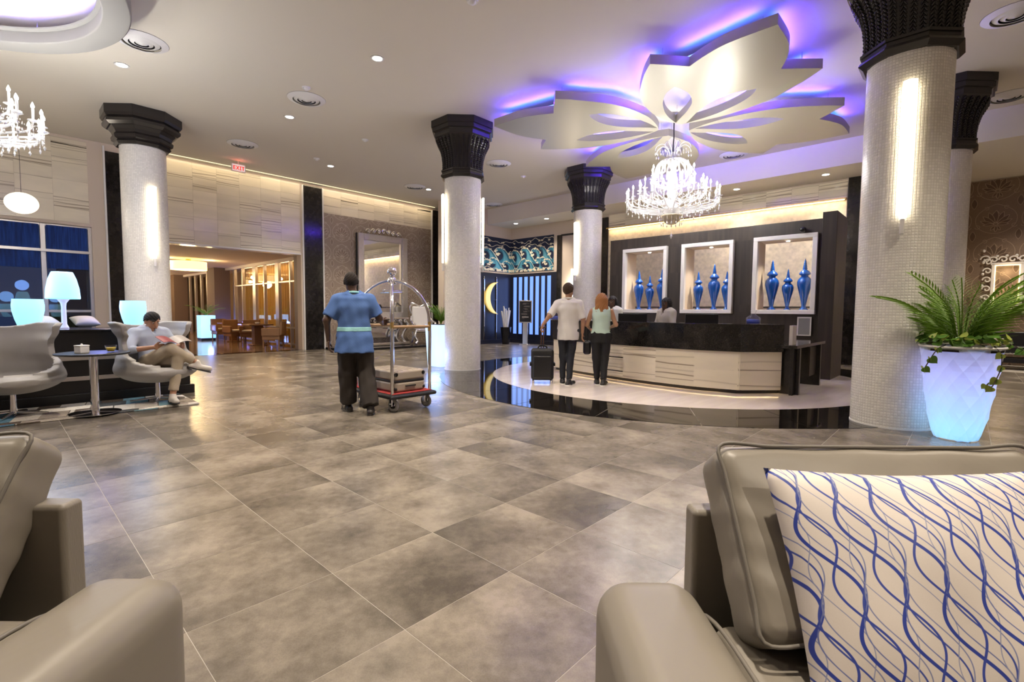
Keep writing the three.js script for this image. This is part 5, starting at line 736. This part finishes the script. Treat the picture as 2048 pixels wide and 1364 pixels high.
const stand = (s, x = {}) => ({ pelvis: [0, .95 * s, 0], head: [0, 1.62 * s, .03], hipL: [.09, .92 * s, 0], hipR: [-.09, .92 * s, 0], kneeL: [.10, .50 * s, .02], kneeR: [-.10, .50 * s, .02], ankleL: [.105, .09, -.01], ankleR: [-.105, .09, -.01], toeL: [.2, 0, 1], toeR: [-.2, 0, 1], elbowL: [.27, 1.14 * s, -.03], elbowR: [-.27, 1.14 * s, -.03], wristL: [.29, .89 * s, .04], wristR: [-.29, .89 * s, .04], ...x });
const shortHair = (p) => Math.max(-(p[1] - (p[2] > .03 ? .058 : p[2] > -.02 ? lerp(.0, .058, (p[2] + .02) / .05) : lerp(-.085, -.02, clamp((p[2] + .09) / .07, 0, 1)))), -9);
// bellman pushing the luggage cart, seen from behind
person({ label: 'bellman in blue tunic with turquoise band and dark trousers pushing the cart', u: 3.04, v: 5.50, turn: facing(.49, .87), skin: skinDark, noFace: false, fat: 1.08, lipMat: skinDark,
  J: stand(.985, { head: [.03, 1.605, .02], elbowL: [.315, 1.14, -.04], wristL: [.30, .885, .03], elbowR: [-.30, 1.16, .02], wristR: [-.34, 1.10, .25], handR: { dir: [-.3, .1, 1], thumb: [0, 1, 0], curl: 1.2 }, handL: { dir: [-.05, -1, .15], thumb: [0, 0, 1], curl: .55 }, hipL: [.09, .9, 0], hipR: [-.1, .9, 0], kneeL: [.085, .5, .05], ankleL: [.08, .09, .10], kneeR: [-.13, .5, .02], ankleR: [-.18, .09, -.20], toeL: [.35, 0, 1], toeR: [-.1, 0, 1] }),
  shirt: std({ color: rgb(.075, .155, .40), roughness: .85, bumpMap: clothBump, bumpScale: .001 }), shirtName: 'tunic', shirtLabel: 'blue short sleeved uniform tunic', sleeve: .82, sleeveR: .078, hem: -.19, flare: .08, ease: .022, flare2: 0, band: [.07, .125], bandMat: std({ color: rgb(.30, .62, .66), roughness: .7 }), collar: std({ color: rgb(.30, .62, .66), roughness: .7 }),
  pants: std({ color: rgb(.022, .016, .013), roughness: .85 }), pantsLabel: 'wide dark brown trousers', pantsR: [.12, .105, .10], pantHem: .97, shoe: std({ color: rgb(.02, .016, .014), roughness: .4 }), shoeLabel: 'black shoe', hair: true, hairT: .004, hairRegion: shortHair, hairMat: std({ color: rgb(.016, .011, .009), roughness: .9 }), hairLabel: 'very short black hair', wrinkle: .005 });
// man with the roller suitcase
person({ label: 'man in white shirt and dark jeans seen from behind pulling a suitcase', u: 6.80, v: 5.03, turn: facing(.83, .56), skin: skinTan, yaw: -.55, 
  J: stand(1.0, { head: [0, 1.63, .02], elbowL: [.31, 1.20, -.13], wristL: [.43, 1.03, -.16], handL: { dir: [.25, -.8, .1], thumb: [0, 0, 1], curl: 1.4 }, elbowR: [-.255, 1.15, -.03], wristR: [-.245, .90, .03], kneeL: [.085, .5, .03], ankleL: [.085, .09, .06], kneeR: [-.05, .5, 0], ankleR: [-.03, .09, -.10], toeR: [-.5, 0, 1], toeL: [.1, 0, 1] }),
  shirt: std({ color: rgb(.70, .67, .65), roughness: .85 }), shirtLabel: 'untucked white shirt', sleeve: 1.0, sleeveR: .066, hem: -.17, ease: .02, pants: std({ color: rgb(.012, .014, .022), roughness: .8 }), pantsLabel: 'slim dark jeans', pantsR: [.092, .066, .05], pantHem: .95, shoe: std({ color: rgb(.015, .015, .018), roughness: .5 }), shoeLabel: 'black sneaker', sole: M.white, hair: true, hairT: .016, hairRegion: shortHair, hairMat: std({ color: rgb(.05, .026, .013), roughness: .8 }), hairLabel: 'short brown hair', collar: std({ color: rgb(.70, .67, .65), roughness: .85 }) });
// woman beside him
person({ label: 'woman with ginger hair, mint sleeveless top and black trousers seen from behind', u: 7.17, v: 4.60, turn: facing(.83, .56), female: true, skin: skinTan, torso: .47, 
  J: stand(.90, { head: [.0, 1.452, .02], elbowL: [.245, 1.05, -.02], elbowR: [-.245, 1.05, -.02], wristL: [.20, .97, .2], wristR: [-.17, 1.0, .2], kneeL: [.075, .46, .02], kneeR: [-.07, .46, .02], ankleL: [.055, .09, .04], ankleR: [-.05, .09, -.08], toeL: [.1, 0, 1], toeR: [-.3, 0, 1], pelvis: [0, .88, 0], hipL: [.085, .85, 0], hipR: [-.085, .85, 0] }),
  shirt: std({ color: rgb(.52, .68, .60), roughness: .8 }), shirtName: 'top', shirtLabel: 'mint sleeveless top', sleeve: 0, hem: .02, ease: .014, pants: std({ color: rgb(.010, .010, .012), roughness: .8 }), pantsLabel: 'black trousers', pantsR: [.098, .07, .052], pantHem: .95, shoe: std({ color: rgb(.02, .018, .018), roughness: .5 }), shoeLabel: 'black flat shoe', sole: M.white, hair: true, hairT: .022, hairRegion: (p) => -(p[1] - (p[2] > .04 ? .05 : -.1)), hairLong: [[[-.05, .02, -.05], [-.085, -.25, -.085], .055, .035], [[.05, .02, -.05], [.085, -.25, -.085], .055, .035], [[0, .02, -.06], [0, -.28, -.10], .065, .045], [[-.07, 0, .02], [-.09, -.16, .0], .03, .025], [[.07, 0, .02], [.09, -.16, 0], .03, .025]], hairMat: std({ color: rgb(.36, .15, .045), roughness: .5 }), hairLabel: 'long straight ginger hair' });
{ const t = thing('handbag', 'black handbag hanging at the left hip of the ginger haired woman', 'bag', 7.17 - .02, 4.60 + .27, .52, facing(.83, .56)); part(t, 'body', rbox(.14, .24, .28, .05, 0, .12, .04, 4), M.black); part(t, 'strap', tube([[0, .22, -.06], [0, .42, .0], [0, .46, .06], [0, .42, .1], [0, .22, .14]], .012, 24, 6), M.black); }
// receptionists behind the desk
const skinBrown = phy({ color: rgb(.13, .064, .042), roughness: .42 });
const recep = (o) => person({ vneck: .14, female: true, skin: skinBrown, torso: .47, shirtName: 'blazer', shirtLabel: 'white uniform blazer', sleeve: 1.92, sleeveR: .058, hem: -.1, ease: .02, pants: std({ color: rgb(.02, .02, .025), roughness: .8 }), pantsLabel: 'dark trousers', pantHem: .96, pantsR: [.095, .07, .06], shoe: M.black, shirt: std({ color: rgb(.72, .66, .58), roughness: .8 }), lipMat: std({ color: rgb(.16, .05, .04), roughness: .5 }), hair: true, hairT: .018, hairRegion: (p) => -(p[1] - (p[2] > .035 ? .055 : -.1)), hairMat: std({ color: rgb(.012, .009, .008), roughness: .6 }), hairLabel: 'long dark hair', ...o });
const r1 = recep({ label: 'receptionist with glasses and long dark braided hair behind the desk', u: 9.15, v: 4.36, turn: facing(-.8, .25), yaw: .0, pitch: 0, J: stand(.885, { head: [0, 1.425, .02], pelvis: [0, .87, 0], elbowL: [.23, 1.0, .05], elbowR: [-.23, 1.0, .05], wristL: [.12, .86, .22], wristR: [-.12, .86, .22] }), hairLong: [[[-.06, .02, -.04], [-.11, -.30, .0], .045, .03], [[.06, .02, -.04], [.10, -.28, -.02], .045, .03], [[0, .02, -.06], [0, -.30, -.10], .06, .045]] });
part(r1.t, 'glasses', merge([1, -1].map(s => new THREE.TorusGeometry(.022, .0025, 6, 18).translate(s * .031, 0, 0)).concat([bar([-.009, 0, 0], [.009, 0, 0], .0025, 6)]).map(g => g)), M.black, 'dark rimmed glasses').position.set(...r1.fromH([0, .010, .101]));
recep({ label: 'receptionist in white partly hidden behind the ginger haired woman', u: 9.2, v: 5.62, turn: facing(-.9, -.1), yaw: .1, shirt: std({ color: rgb(.80, .77, .73), roughness: .8 }), J: stand(.92, { head: [0, 1.48, .02], pelvis: [0, .9, 0], elbowL: [.23, 1.04, .05], elbowR: [-.23, 1.04, .05], wristL: [.12, .9, .22], wristR: [-.12, .9, .22] }), hairLong: [[[-.06, .02, -.04], [-.1, -.2, -.05], .05, .04], [[.06, .02, -.04], [.09, -.2, -.05], .05, .035]] });
// seated man reading a magazine
const seat = person({ label: 'young man in pale blue shirt and beige chinos sitting cross-legged reading', u: 1.49, v: 7.93, turn: facing(.24, -.97), skin: skinLight, lean: -.30, torso: .49, vneck: .12, yaw: .10, pitch: -.34,
  J: { pelvis: [.03, .53, -.10], head: [.05, 1.085, -.19], hipL: [.09, .54, -.06], hipR: [-.09, .55, -.06], kneeL: [.09, .60, .36], ankleL: [-.01, .13, .40], toeL: [-.25, 0, 1], kneeR: [.01, .74, .34], ankleR: [.27, .54, .46], toeR: [.9, -.25, .35], footUpR: [.3, .9, .1], elbowL: [.28, .74, -.05], wristL: [.22, .76, .20], elbowR: [-.29, .72, -.04], wristR: [-.10, .76, .17], handL: { dir: [-.2, .1, 1], thumb: [0, 1, 0], curl: .9 }, handR: { dir: [.7, .05, .6], thumb: [0, 1, 0], curl: .9 } },
  shirt: std({ color: rgb(.42, .47, .60), roughness: .85 }), shirtLabel: 'pale blue shirt with rolled sleeves', sleeve: 1.35, sleeveR: .064, hem: -.06, ease: .02, collar: std({ color: rgb(.42, .47, .60), roughness: .85 }), pants: std({ color: rgb(.44, .37, .28), roughness: .9 }), pantsLabel: 'beige chinos', pantsR: [.095, .072, .056], pantHem: .86, shoe: std({ color: rgb(.62, .58, .54), roughness: .6 }), shoeLabel: 'white shoe', sole: std({ color: rgb(.02, .018, .018), roughness: .7 }), hair: true, hairT: .015, hairRegion: (p) => -(p[1] - (p[2] > .03 ? .052 + .02 * Math.sin(p[0] * 40) : p[2] > -.02 ? .025 : lerp(-.06, .02, clamp((p[2] + .09) / .07, 0, 1)))), hairMat: std({ color: rgb(.008, .006, .007), roughness: .8 }), hairLabel: 'tousled black hair' });
{ const t = thing('magazine', 'open magazine with red cover held by the reading man', 'magazine', 1.49, 7.93, 0, facing(.24, -.97)); const pg = (s) => { const g = new THREE.BoxGeometry(.17, .006, .23, 8, 1, 1), p = g.attributes.position; for (let i = 0; i < p.count; i++) { const x = p.getX(i); p.setY(i, p.getY(i) + .02 * Math.sin((x / .17 + .5) * PI)); } g.computeVertexNormals(); return g.rotateZ(s * .16).translate(s * .084, 0, 0).rotateX(.30).translate(.08, .85, .28); }; part(t, 'page', pg(-1), std({ color: rgb(.22, .02, .03), roughness: .4 }), 'red page'); part(t, 'page', pg(1), std({ color: rgb(.36, .32, .29), roughness: .4 }), 'pale printed page'); }
// ---------- roller suitcase of the standing man
{ const t = thing('roller_suitcase', 'black soft roller suitcase with raised handle beside the man in white', 'suitcase', 6.62, 5.45, 0, facing(-.75, -.66)); part(t, 'body', rbox(.40, .56, .24, .06, 0, .34, 0, 4), std({ color: rgb(.016, .016, .018), roughness: .55, bumpMap: clothBump, bumpScale: .002 })); part(t, 'front_pocket', rbox(.32, .40, .06, .03, 0, .30, .13, 3), M.black); for (const s of [-1, 1]) { part(t, 'side_strap', rbox(.03, .06, .20, .012, s * .21, .34, 0), M.black); part(t, 'wheel', new THREE.CylinderGeometry(.035, .035, .025, 16).rotateZ(PI / 2).translate(s * .16, .036, -.09), M.black); part(t, 'foot', rbox(.04, .06, .03, .008, s * .16, .03, .10), M.silver); } part(t, 'top_grip', tube([[-.08, .62, 0], [-.06, .655, 0], [.06, .655, 0], [.08, .62, 0]], .014, 16, 8), M.black); part(t, 'pull_handle', merge([bar([-.02, .6, -.09], [-.02, .99, -.09], .010), bar([.02, .6, -.09], [.02, .99, -.09], .010), rbox(.12, .03, .03, .012, 0, .99, -.09)]), std({ color: rgb(.12, .06, .04), roughness: .4, metalness: .4 }), 'telescopic pull handle'); }
// ---------- birdcage luggage cart
{
  const t = thing('luggage_cart', 'chrome birdcage luggage cart with red carpet deck and ball finial', 'luggage cart', 3.62, 5.56, 0, 0), W2 = .285, D2 = .43;
  part(t, 'deck', rbox(.66, .05, .98, .02, 0, .20, 0, 3), M.black); part(t, 'bumper', rbox(.70, .05, 1.02, .025, 0, .195, 0, 3), M.black, 'black rubber bumper'); part(t, 'carpet', rbox(.60, .012, .92, .005, 0, .228, 0), std({ color: rgb(.33, .03, .03), roughness: 1 }), 'red carpet');
  for (const s of [-1, 1]) for (const q of [-1, 1]) { part(t, 'post', tube([[s * W2, .22, q * D2], [s * W2, .6, q * D2], [s * W2, 1.08, q * D2], [s * W2 * .95, 1.28, q * D2 * .95], [s * W2 * .72, 1.48, q * D2 * .72], [s * W2 * .38, 1.61, q * D2 * .38], [s * .03, 1.655, q * .04]], .021, 60, 12), M.chrome); part(t, 'brass_sleeve', cyl(.0225, .0225, .12, s * W2, 1.0, q * D2, 14), M.brass, 'brass sleeve');
    const w = part(t, 'wheel', new THREE.TorusGeometry(.058, .022, 10, 24).rotateY(PI / 2 + .3 * q).translate(s * .25, .082, q * .40), std({ color: rgb(.25, .24, .23), roughness: .6 }), 'grey caster wheel'); part(w, 'hub', new THREE.CylinderGeometry(.045, .045, .03, 16).rotateZ(PI / 2).rotateY(.3 * q).translate(s * .25, .082, q * .40), M.chrome); part(t, 'caster_fork', merge([rbox(.02, .10, .05, .005, s * .25 - .035, .125, q * .40), rbox(.02, .10, .05, .005, s * .25 + .035, .125, q * .40), rbox(.10, .02, .07, .005, s * .25, .172, q * .40)]), M.chrome); }
  for (const q of [-1, 1]) part(t, 'grip_bar', bar([-W2, 1.06, q * D2], [W2, 1.06, q * D2], .019, 12), std({ color: rgb(.34, .22, .12), roughness: .5 }), 'tan grip bar'); part(t, 'hanging_bar', bar([0, 1.50, -D2 * .6], [0, 1.50, D2 * .6], .014, 10), M.chrome); for (const s of [-1, 1]) part(t, 'knob', merge([bar([-.11 * s, 1.52, 0], [0, 1.52, 0], .012), sph(.022, -.12 * s, 1.52, 0, 12)]), M.chrome);
  part(t, 'hub', lathe([[.001, 1.60], [.05, 1.61], [.065, 1.65], [.05, 1.69], [.03, 1.70], [.02, 1.72], [.001, 1.72]], 24), M.chrome); part(t, 'ball_finial', sph(.062, 0, 1.775, 0, 24), M.chrome, 'chrome ball finial');
}
{ const t = thing('hard_suitcase', 'taupe hard shell suitcase lying flat on the luggage cart', 'suitcase', 3.62, 5.50, .236, 0); const m = phy({ color: rgb(.34, .29, .24), roughness: .35 }); part(t, 'lower_shell', rbox(.46, .125, .68, .03, 0, .063, 0, 3), m); part(t, 'upper_shell', rbox(.46, .125, .68, .03, 0, .207, 0, 3), m); part(t, 'zip_band', rbox(.452, .03, .672, .01, 0, .135, 0), M.black, 'dark zip band'); for (const s of [-1, 1]) for (const q of [-1, 1]) { part(t, 'wheel', new THREE.CylinderGeometry(.026, .026, .03, 12).rotateX(PI / 2).translate(s * .205, .225, q * .325), M.black); part(t, 'corner_guard', rbox(.05, .05, .05, .02, s * .212, .04, q * .322), M.black); } part(t, 'side_handle', merge([rbox(.16, .018, .016, .006, 0, .075, .352)]), M.black); for (let k = -2; k <= 2; k++) part(t, 'rib', rbox(.012, .006, .6, .003, k * .08, .271, 0), m); }
// ================= PLANTERS =================
function ivyLeaf(s) { const sh = new THREE.Shape(); sh.moveTo(0, 0); sh.bezierCurveTo(.35, -.25, .75, 0, .55, .4); sh.bezierCurveTo(.4, .75, .1, .9, 0, 1.15); sh.bezierCurveTo(-.1, .9, -.4, .75, -.55, .4); sh.bezierCurveTo(-.75, 0, -.35, -.25, 0, 0); const g = new THREE.ShapeGeometry(sh, 5), p = g.attributes.position; for (let i = 0; i < p.count; i++) p.setZ(i, .22 * Math.abs(p.getX(i)) - .12 * p.getY(i) * p.getY(i)); g.computeVertexNormals(); return g.scale(s, s, s); }
{
  const t = thing('glowing_palm_planter', 'tall glowing blue white faceted planter with palm and trailing ivy by the largest column', 'planter', 6.70, 0.03, 0, .35);
  // faceted tapering shell: quilted diamond relief
  const ns = 24, nr = 16, pos = [], idx = [], R = y => { const k = y / .95; return .16 + .155 * Math.pow(k, .62); };
  const vert = []; for (let j = 0; j <= nr; j++) for (let i = 0; i < ns; i++) { const y = .95 * j / nr, a = (i + (j % 2) * .5) / ns * 2 * PI, sq = 1 + .05 * Math.cos(4 * a), dm = (j % 4 === 0 ? .006 : j % 4 === 2 ? -.004 : 0) * (i % 2 ? 1 : -1); const r = R(y) * sq + dm; pos.push(r * Math.cos(a), y, r * Math.sin(a)); }
  for (let j = 0; j < nr; j++) for (let i = 0; i < ns; i++) { const a = j * ns + i, b = j * ns + (i + 1) % ns, o = j % 2, c = (j + 1) * ns + (i + o) % ns, d = (j + 1) * ns + (i + o + ns - 1) % ns; idx.push(a, c, b, a, d, c); }
  const g = new THREE.BufferGeometry(); g.setAttribute('position', new THREE.BufferAttribute(new Float32Array(pos), 3)); g.setIndex(idx); const g2 = g.toNonIndexed(); g2.computeVertexNormals(); g2.setAttribute('uv', new THREE.BufferAttribute(new Float32Array(g2.attributes.position.count * 2), 2));
  // translucent plastic lit by lamps standing inside it: turquoise in the foot, lilac below the rim
  part(t, 'shell', g2, phy({ color: rgb(.9, .92, .95), roughness: 1, transmission: .75, thickness: 0 }), 'glowing quilted plastic shell');
  part(t, 'rim', new THREE.TorusGeometry(.325, .012, 8, 48).rotateX(PI / 2).translate(0, .945, 0), M.white); part(t, 'soil', cyl(.31, .31, .02, 0, .90, 0, 32), M.soil); part(t, 'base', cyl(.165, .165, .01, 0, 0, 0, 32), M.white);
  for (let k = 0; k < 30; k++) { const a = k * 2.4, L = .72 + .42 * hash(k, 4, 4), tilt = -.05 + .62 * hash(k, 5, 5); part(t, 'frond', frond(L, 20, .15).rotateZ(-tilt).rotateY(a).translate(.05 * Math.cos(a), .92, -.05 * Math.sin(a)), M.leafPalm, 'arching palm frond'); }
  const lf = [ivyLeaf(.062), ivyLeaf(.05), ivyLeaf(.075)];
  for (let k = 0; k < 110; k++) { const a = rnd() * 6.28, r = .10 + .28 * Math.sqrt(rnd()), m = part(t, 'ivy_leaf', lf[k % 3], k % 3 === 0 ? M.leafIvy2 : M.leafIvy); m.position.set(r * Math.cos(a), .955 + .10 * rnd(), r * Math.sin(a)); m.rotation.set(-1.2 + rnd() * .9, -a + PI / 2 + rr(-.8, .8), rr(-.6, .6), 'YXZ'); }
  const vine = (a0, pts) => { const P = pts.map(([r, y, da]) => [r * Math.cos(a0 + da), y, r * Math.sin(a0 + da)]); const v = part(t, 'trailing_vine', tube(P, .005, 30, 5), M.twig, 'trailing ivy vine'); P.slice(1).forEach((p, i) => { for (let q = 0; q < 2; q++) { const m = part(v, 'ivy_leaf', lf[(i + q) % 3], q ? M.leafIvy : M.leafIvy2); m.position.set(p[0] * 1.02, p[1], p[2] * 1.02); m.rotation.set(.25, -(a0 + pts[i + 1][2]) + PI / 2 + (q ? .7 : -.7), PI + (q ? .8 : -.6), 'YXZ'); } }); };
  const face = 2.62; vine(face, [[.30, .97, 0], [.37, .90, .02], [.36, .78, -.05], [.34, .66, .0], [.33, .58, .12], [.32, .60, .25]]); vine(face + 1.25, [[.30, .97, 0], [.40, .93, .05], [.46, .84, .1], [.50, .74, .15]]); vine(face - 1.15, [[.30, .97, 0], [.42, .97, -.1], [.54, .92, -.15], [.64, .88, -.2]]);
  pointLight(t, rgb(.12, .60, 1), .075, 0, .15, 0, 4); pointLight(t, rgb(.18, .42, 1), .09, 0, .42, 0, 4); pointLight(t, rgb(.40, .35, 1), .10, 0, .70, 0, 4);
}
{
  const t = thing('glowing_column_planter', 'glowing blue white square planter with fern behind the middle column', 'planter', 7.04, 8.82, 0, .1);
  const sh = new THREE.CylinderGeometry(.36, .30, .95, 4, 1).rotateY(PI / 4).translate(0, .475, 0); part(t, 'shell', sh, std({ color: rgb(.4, .5, .6), emissive: rgb(.42, .62, .95), emissiveIntensity: .75 }), 'glowing tapered shell'); part(t, 'soil', box(.5, .02, .5, 0, .945, 0), M.soil);
  for (let k = 0; k < 18; k++) part(t, 'frond', frond(.45 + .2 * hash(k, 1, 2), 14, .16).rotateZ(.05 - .45 * hash(k, 6, 5)).rotateY(k * 2.4).translate(0, .95, 0), M.leafPalm); pointLight(t, rgb(.2, .35, 1), .6, -.6, .3, .4, 8);
}
// ================= SOFAS IN FRONT =================
// local frame: x to the right of the view, -z away from the viewer
const camTurn = -TH;
const leatherSoft = M.leather;
function sofa(label, m) {                                              // m = 1: arm at the left end; m = -1: mirrored
  const t = thing('leather_sofa', label, 'sofa', 0, 0, 0, camTurn, 'taupe leather sofas'); const X = x => m * x;
  const arm = (() => { const g = sdfMesh((x, y, z) => { const qx = Math.abs(x) - .145 + .09, qy = Math.abs(y - .20) - .31 + .09, qz = Math.abs(z + .02) - .46 + .09; const d = Math.hypot(Math.max(qx, 0), Math.max(qy, 0), Math.max(qz, 0)) + Math.min(Math.max(qx, qy, qz), 0) - .09; return Math.max(d, .04 - y); }, [-.2, -.02, -.55], [.2, .58, .5], .014); return g; })();
  part(t, 'arm', arm.clone().translate(X(.385), 0, -.90), leatherSoft, 'padded rounded arm'); part(t, 'arm_piping', tube([[X(.526), .10, -1.30], [X(.53), .40, -1.32], [X(.525), .47, -1.2], [X(.525), .48, -.9], [X(.525), .47, -.6]], .006, 30, 6), M.piping);
  part(t, 'back_frame', rbox(2.2, .64, .075, .016, X(m > 0 ? 1.64 : 1.74), .36, -1.435, 3), leatherSoft, 'upright back panel'); part(t, 'seat_base', rbox(2.0, .22, .95, .03, X(1.53), .19, -.92), leatherSoft); part(t, 'seat_cushion', rbox(.98, .14, .84, .05, X(1.03), .36, -.86, 4), leatherSoft); part(t, 'seat_cushion', rbox(.98, .14, .84, .05, X(2.02), .36, -.86, 4), leatherSoft);
  for (const q of [0, 1]) part(t, 'foot', cyl(.025, .03, .08, X(.45 + 2.0 * q), 0, -.6), M.chrome);
  return t;
}
function backCushion(label, x, tilt, w, turn = 0, dz = 0) {
  const g = sdfMesh((X, Y, Z) => { const bul = .018 * Math.cos(X / w * PI * .9) * Math.cos(Y / .5 * PI * .9); const qx = Math.abs(X) - w / 2 + .05, qy = Math.abs(Y) - .25 + .05, qz = Math.abs(Z) - .085 - bul + .05; return Math.hypot(Math.max(qx, 0), Math.max(qy, 0), Math.max(qz, 0)) + Math.min(Math.max(qx, qy, qz), 0) - .05 + .0025 * Math.sin(X * 26 + 9 * Math.sin(Y * 7)) * Math.sin(Y * 17); }, [-w / 2 - .06, -.34, -.2], [w / 2 + .06, .34, .2], .013);
  const t = thing('back_cushion', label, 'cushion', 0, 0, 0, camTurn, 'leather back cushions'); const inner = (gg) => gg.rotateX(-tilt).rotateY(turn).translate(x, .645, -1.29 + dz);
  part(t, 'cover', inner(g), leatherSoft, 'soft taupe leather cover'); const L = [[-w / 2 + .012, -.238, .088], [w / 2 - .012, -.238, .088], [w / 2 - .012, .238, .088], [-w / 2 + .012, .238, .088]]; const pts = []; for (let i = 0; i < 4; i++) { const a = L[i], b = L[(i + 1) % 4]; for (let k = 0; k < 6; k++) pts.push([lerp(a[0], b[0], k / 6), lerp(a[1], b[1], k / 6), .074 + .006]); } part(t, 'piping', inner(tube(pts, .0055, 160, 6, true)), M.piping, 'stitched piping edge'); return t;
}
sofa('taupe leather sofa at the right front corner', 1); sofa('taupe leather sofa at the left front corner', -1).position.set(-.68 * CT, 0, -.68 * ST);
backCushion('leather back cushion behind the patterned pillow on the right sofa', 1.03, .62, .90); backCushion('second leather back cushion at the right edge of the right sofa', 1.985, .62, .92);
backCushion('leather back cushion leaning at the left front corner', -1.88, .62, .96, .10, -.01);
{
  const pat = canvasTex(1024, 1024, (g, w, h) => { g.fillStyle = '#d3cac3'; g.fillRect(0, 0, w, h); for (let i = 0; i < 30000; i++) { g.fillStyle = rnd() < .5 ? 'rgba(255,255,255,.06)' : 'rgba(60,40,40,.03)'; g.fillRect(rnd() * w, rnd() * h, 3, 1); }
    for (let k = -6; k < 9; k++) for (let q = 0; q < 6; q++) { const x0 = k * 150 + [0, 22, 50, 74, 10, 96][q], ph = [0, .5, 1.5, 2.1, 3.0, 4.2][q] + k * .7, am = [46, 42, 40, 38, 44, 36][q]; g.strokeStyle = ['#2b3d96', '#6a72a4', '#3a4a9a', '#7a80a8', '#34449a', '#8a8fae'][q]; g.lineWidth = [12, 4, 6, 4, 8, 3][q]; g.beginPath(); for (let y = -10; y <= h + 10; y += 8) g.lineTo(x0 + .30 * (y - 0) + am * Math.sin(y * .0165 + ph), y); g.lineWidth *= 1; g.stroke(); } });
  const g = pillowGeo(.66, .60, .20, 34, .05); const p = g.attributes.position; for (let i = 0; i < p.count; i++) { const x = p.getX(i), y = p.getY(i); p.setZ(i, p.getZ(i) + .006 * Math.sin(x * 19 + 2) * Math.sin(y * 14) * (1 - (x / .33) ** 2)); } g.computeVertexNormals();
  const t = thing('patterned_pillow', 'cream pillow with wavy blue lines on the right sofa', 'pillow', 0, 0, 0, camTurn); part(t, 'cover', g.rotateZ(.01).rotateX(-.5).rotateY(-.05).translate(.985, .60, -1.09), phy({ map: pat, roughness: .5, sheen: .4 }), 'satin cover printed with wavy blue lines'); 
  const g3 = pillowGeo(.5, .5, .16, 20, .05).rotateX(-.5).rotateY(-.1).translate(1.80, .61, -1.10); const t2 = thing('patterned_pillow', 'second patterned pillow at the very right edge', 'pillow', 0, 0, 0, camTurn); part(t2, 'cover', g3, phy({ map: pat, roughness: .5, sheen: .4 }));
}
renderer.render(scene, camera);
